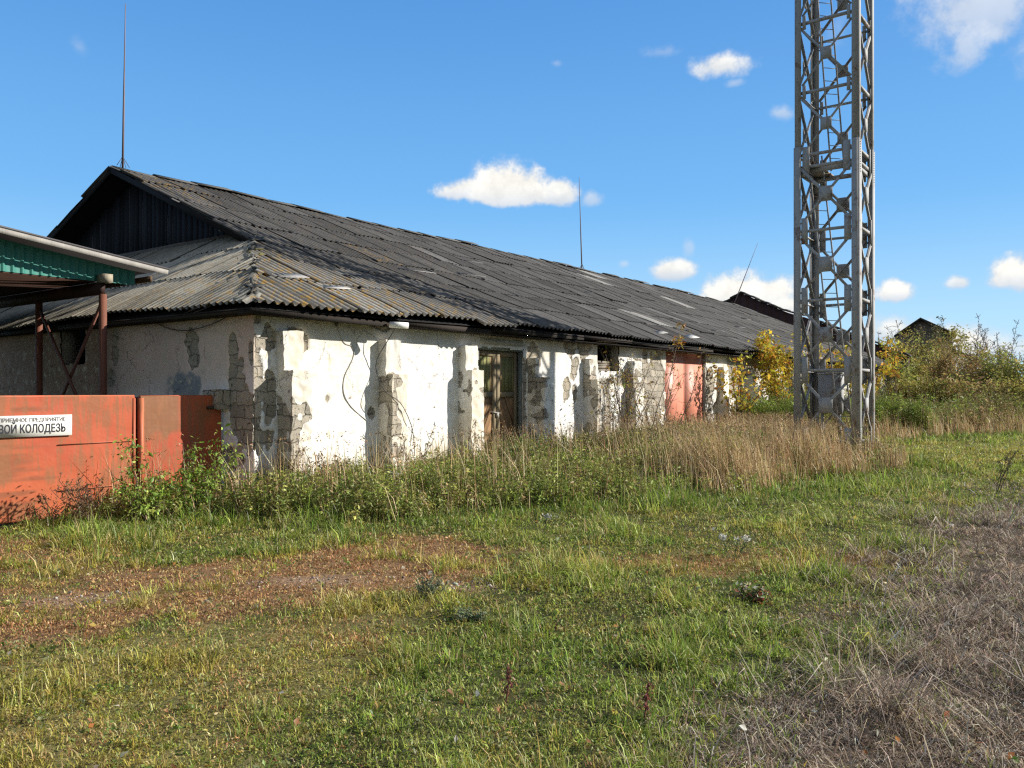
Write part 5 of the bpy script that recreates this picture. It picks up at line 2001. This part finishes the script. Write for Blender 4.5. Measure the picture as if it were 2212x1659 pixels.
# bare trees against the sky
for i, (x, ytop, Yd, ns, sp, lab) in enumerate(((1955, 668, 56, 2, 2.0, 'slender bare young tree left of the ruined house'), (1915, 720, 58, 2, 2.4, 'low bare tree beyond the warehouse end'),
                                              (1985, 690, 57, 5, 2.4, 'bare twigs rising beside the ruined house roof'),
                                              (2085, 690, 58, 6, 3.4, 'bare thicket right of the ruined house'), (2125, 715, 60, 6, 3.4, 'second bare thicket with curved twigs'),
                                              (2165, 702, 57, 5, 2.8, 'bare thicket with a few seed heads'), (2225, 735, 58, 6, 3.4, 'bare thicket at the right edge'))):
    X = (x - CX) / F * Yd
    H = (HZ - ytop) / F * Yd + CAMZ
    po, ti = grow(ns, H, sp, .032, 11, .26, 4, .72, 1200 + i, .09, .25)
    plant('bare_tree', (X, Yd, 0), lab, 'tree', po, ti, (.17, .14, .12), 90 if i in (3, 5) else 40, .09, [(.25, .18, .1), (.2, .16, .08)], .05, 'bare trees on the skyline', ('trunk', 'crown'), 2.5, 4, rmin=.014)
for i, (x, y, Yd, H, lab) in enumerate(((2010, 672, 54, 3.0, 'leafy top of a sapling sprouting over the ruined roof'), (2030, 680, 54.5, 2.9, 'second leafy sapling sprouting over the ruined roof'), (2048, 708, 54.2, 2.2, 'short leafy sapling at the right roof edge'))):
    X = (x - CX) / F * Yd
    zt = (HZ - y) / F * Yd + CAMZ
    po, ti = grow(2, zt, .8, .03, 10, .10, 2, .8, 1300 + i, .05, .6)
    plant('sapling', (X, Yd, 0), lab, 'sapling', po, ti, BK, 260, .13, [(.13, .13, .06), (.18, .16, .07)], .10, low=zt * .72)

# ruined house behind the bushes
hx, hy, hw = (1998 - CX) / F * 62, 62.0, 3.6
hs = empty('ruined_house', (hx, hy, 0), R(-27), 'small ruined house with a dark gable roof above the bushes', 'house')
b = MB()
ze, za = CAMZ + (HZ - 722) / F * 62, CAMZ + (HZ - 690) / F * 62
wc = (.16, .14, .115)
hw = 1.8
b.box((-hw, -.15, 0), (hw, 3.5, ze), wc)
b.prism([(-hw, -.14, ze + .002), (hw, -.14, ze + .002), (-.3, -.14, za)], (0, 3.6, 0), wc)
b.build('wall', M_brick, hs)
for s in (-1, 1):
    b = MB()
    x1 = s * (hw + .28)
    zz = ze - .28 * (za - ze) / hw
    b.hexa([(-.3, -.55, za), (x1, -.55, zz), (x1, 3.9, zz), (-.3, 3.9, za), (-.3, -.55, za + .12), (x1, -.55, zz + .12), (x1, 3.9, zz + .12), (-.3, 3.9, za + .12)], (.06, .055, .05))
    b.build('roof_slope', M_slate, hs)
b = MB()
b.box((.5, -.20, ze - 1.3), (1.05, -.16, ze - .5), (.33, .33, .32))
b.build('window_shutter', M_wood, hs)
b = MB()
zr0, zr1 = CAMZ + (HZ - 752) / F * 60, CAMZ + (HZ - 800) / F * 60
b.hexa([(hw, -1.2, zr0 - .2), (hw + 3.4, -1.2, zr1 - .2), (hw + 3.4, 3.0, zr1 - .2), (hw, 3.0, zr0 - .2), (hw, -1.2, zr0), (hw + 3.4, -1.2, zr1), (hw + 3.4, 3.0, zr1), (hw, 3.0, zr0)], (.11, .06, .045))
b.build('lean_to_roof', M_brick, hs)
b = MB()
b.box((hw + .01, -.9, 0), (hw + 3.2, 2.6, zr1 - .22), (.10, .08, .065))
b.build('lean_to_wall', M_brick, hs)

# distant belt of trees along the horizon
nt = 900
ang = rng.uniform(-.1, .95, nt)
rr_ = rng.uniform(95, 150, nt)
S_ = Soup()
cx_, cy_ = np.sin(ang) * rr_, np.cos(ang) * rr_
hh_ = 2.2 + 3.2 * fbm(ang * 30, rr_ * .05, 841)
rep = np.repeat(np.arange(nt), 60)
m = len(rep)
S_.leaves(np.stack([cx_[rep] + rng.normal(0, 1.5, m), cy_[rep] + rng.normal(0, 1.5, m), hh_[rep] * rng.beta(1.3, 1.2, m)], 1), rng.uniform(.3, .7, m), pal(m, [(.10, .10, .05), (.14, .12, .06), (.12, .10, .07)]))
tag(S_.build('far_scrub', M_leaf), 'far belt of autumn scrub along the horizon', 'scrub', kind='stuff')

# small single plants on the yard
po, ti = grow(3, .95, .5, .008, 8, .3, 2, .6, 1401, .12, .2)
plant('seedling', on_ground(2150, 1062), 'thin dark seedling standing alone in the far lawn', 'seedling', po, ti, (.07, .06, .05), 60, .03, [(.12, .12, .05), (.2, .14, .07)], .02)
po, ti = grow(9, .22, .22, .004, 5, .35, 2, .6, 1403)
plant('wormwood', on_ground(925, 1290), 'grey green wormwood tuft at the edge of the worn track', 'plant', po, ti, (.2, .21, .14), 300, .022, [(.25, .29, .17), (.20, .26, .12), (.33, .36, .24)], .015)
po, ti = grow(12, .14, .36, .004, 5, .4, 2, .5, 1405)
plant('wormwood', on_ground(1020, 1335), 'spreading grey green wormwood in the middle of the yard', 'plant', po, ti, (.2, .21, .14), 420, .022, [(.24, .29, .16), (.20, .27, .10)], .02)
po, ti = leafy_stems([((0, 0, 0), (.01, 0, .21), (.01, 0, 0), .004)], 6, 12, .03)
plant('dock_stalk', on_ground(1092, 1512), 'dark red dock stalk in the foreground grass', 'plant', po, ti, (.16, .06, .05), 110, .013, [(.24, .07, .06), (.30, .12, .10), (.18, .06, .05)], .012)
po, ti = leafy_stems([((0, 0, 0), (.02, 0, .20), (0, 0, 0), .004)], 6, 14, .03)
plant('dock_stalk', on_ground(1392, 1552), 'small red dock stalk near the dead grass', 'plant', po, ti, (.16, .06, .05), 90, .015, [(.28, .08, .07), (.22, .07, .06)], .012)
po, ti = grow(4, .30, .25, .004, 3, .3, 1, .7, 1407)
plant('yarrow', on_ground(1585, 1202), 'white flowering yarrow in the middle of the lawn', 'flower', po, [t for t in ti if t.z > .2], (.10, .13, .05), 160, .022, [(.62, .62, .56), (.70, .70, .66)], .015)
po, ti = grow(3, .26, .2, .004, 3, .3, 1, .7, 1409)
plant('yarrow', on_ground(1182, 1140), 'white flower heads beside the long green grass', 'flower', po, [t for t in ti if t.z > .16], (.10, .13, .05), 110, .024, [(.62, .62, .56), (.70, .70, .66)], .015)
po, ti = grow(14, .16, .5, .004, 4, .4, 2, .4, 1411)
plant('weed_rosette', on_ground(1630, 1290), 'low weed clump with red and white leaves in the lawn', 'weed', po, ti, (.1, .08, .05), 420, .04, [(.18, .25, .06), (.36, .12, .06), (.52, .50, .43), (.14, .20, .05)], .03)

# rubble, pebbles, fallen twigs
def rock(loc, r_, lab, seed, col):
    bm = bmesh.new()
    bmesh.ops.create_icosphere(bm, subdivisions=3, radius=r_)
    for v in bm.verts:
        p = v.co / r_ * 1.3
        k_ = float(vn3(p.x + 9, p.y + 9, p.z + 9, seed)) + .4 * float(vn3(p.x * 3 + 9, p.y * 3 + 9, p.z * 3 + 9, seed + 1))
        v.co *= .6 + .65 * k_
        v.co.z *= .7
    V = np.array([tuple(v.co) for v in bm.verts])
    Fc = np.array([[v.index for v in f.verts] for f in bm.faces])
    bm.free()
    o = mesh_obj('rubble_stone', V, [Fc], M_stone, None, np.tile(col, (len(V), 1)))
    o.location = loc
    return tag(o, lab, 'stone', 'rubble along the wall')


rock(L2W(8.2, -.95, .12), .42, 'grey lump of broken buttress at the foot of the wall', 1501, (.24, .22, .19))
rock(L2W(2.15, -.85, .18), .22, 'pale rubble stone lying in the weeds under the first bay', 1503, (.42, .39, .33))
rock(L2W(5.0, -1.0, .12), .20, 'small pale rubble stone left of the third buttress', 1505, (.40, .37, .31))
n = 420
ci = rng.integers(0, 3, n)
cc = [Z_BARE[q] for q in range(3)]
X = np.array([cc[q][0][0] for q in ci]) + rng.normal(0, .7, n) * np.array([cc[q][1] for q in ci]) * 1.3
Y = np.array([cc[q][0][1] for q in ci]) + rng.normal(0, .7, n) * np.array([cc[q][2] for q in ci]) * 2.5
sz = rng.lognormal(math.log(.008), .5, n)
dirs = np.array([(1, 0, 0), (-1, 0, 0), (0, 1, 0), (0, -1, 0), (0, 0, .7), (0, 0, -.7)])
V = (np.stack([X, Y, ground_z(X, Y) + sz * .3], 1)[:, None] + dirs[None] * sz[:, None, None] * rng.uniform(.6, 1.3, (n, 6, 1))).reshape(-1, 3)
tri = np.array([(0, 2, 4), (2, 1, 4), (1, 3, 4), (3, 0, 4), (2, 0, 5), (1, 2, 5), (3, 1, 5), (0, 3, 5)])
Fc = (np.arange(n)[:, None, None] * 6 + tri[None]).reshape(-1, 3)
tag(mesh_obj('gravel', V, [Fc], M_stone, None, np.repeat(pal(n, [(.32, .28, .24), (.25, .21, .18), (.40, .37, .33)]), 6, 0)), 'pale pebbles on the worn bare track', 'gravel', kind='stuff')
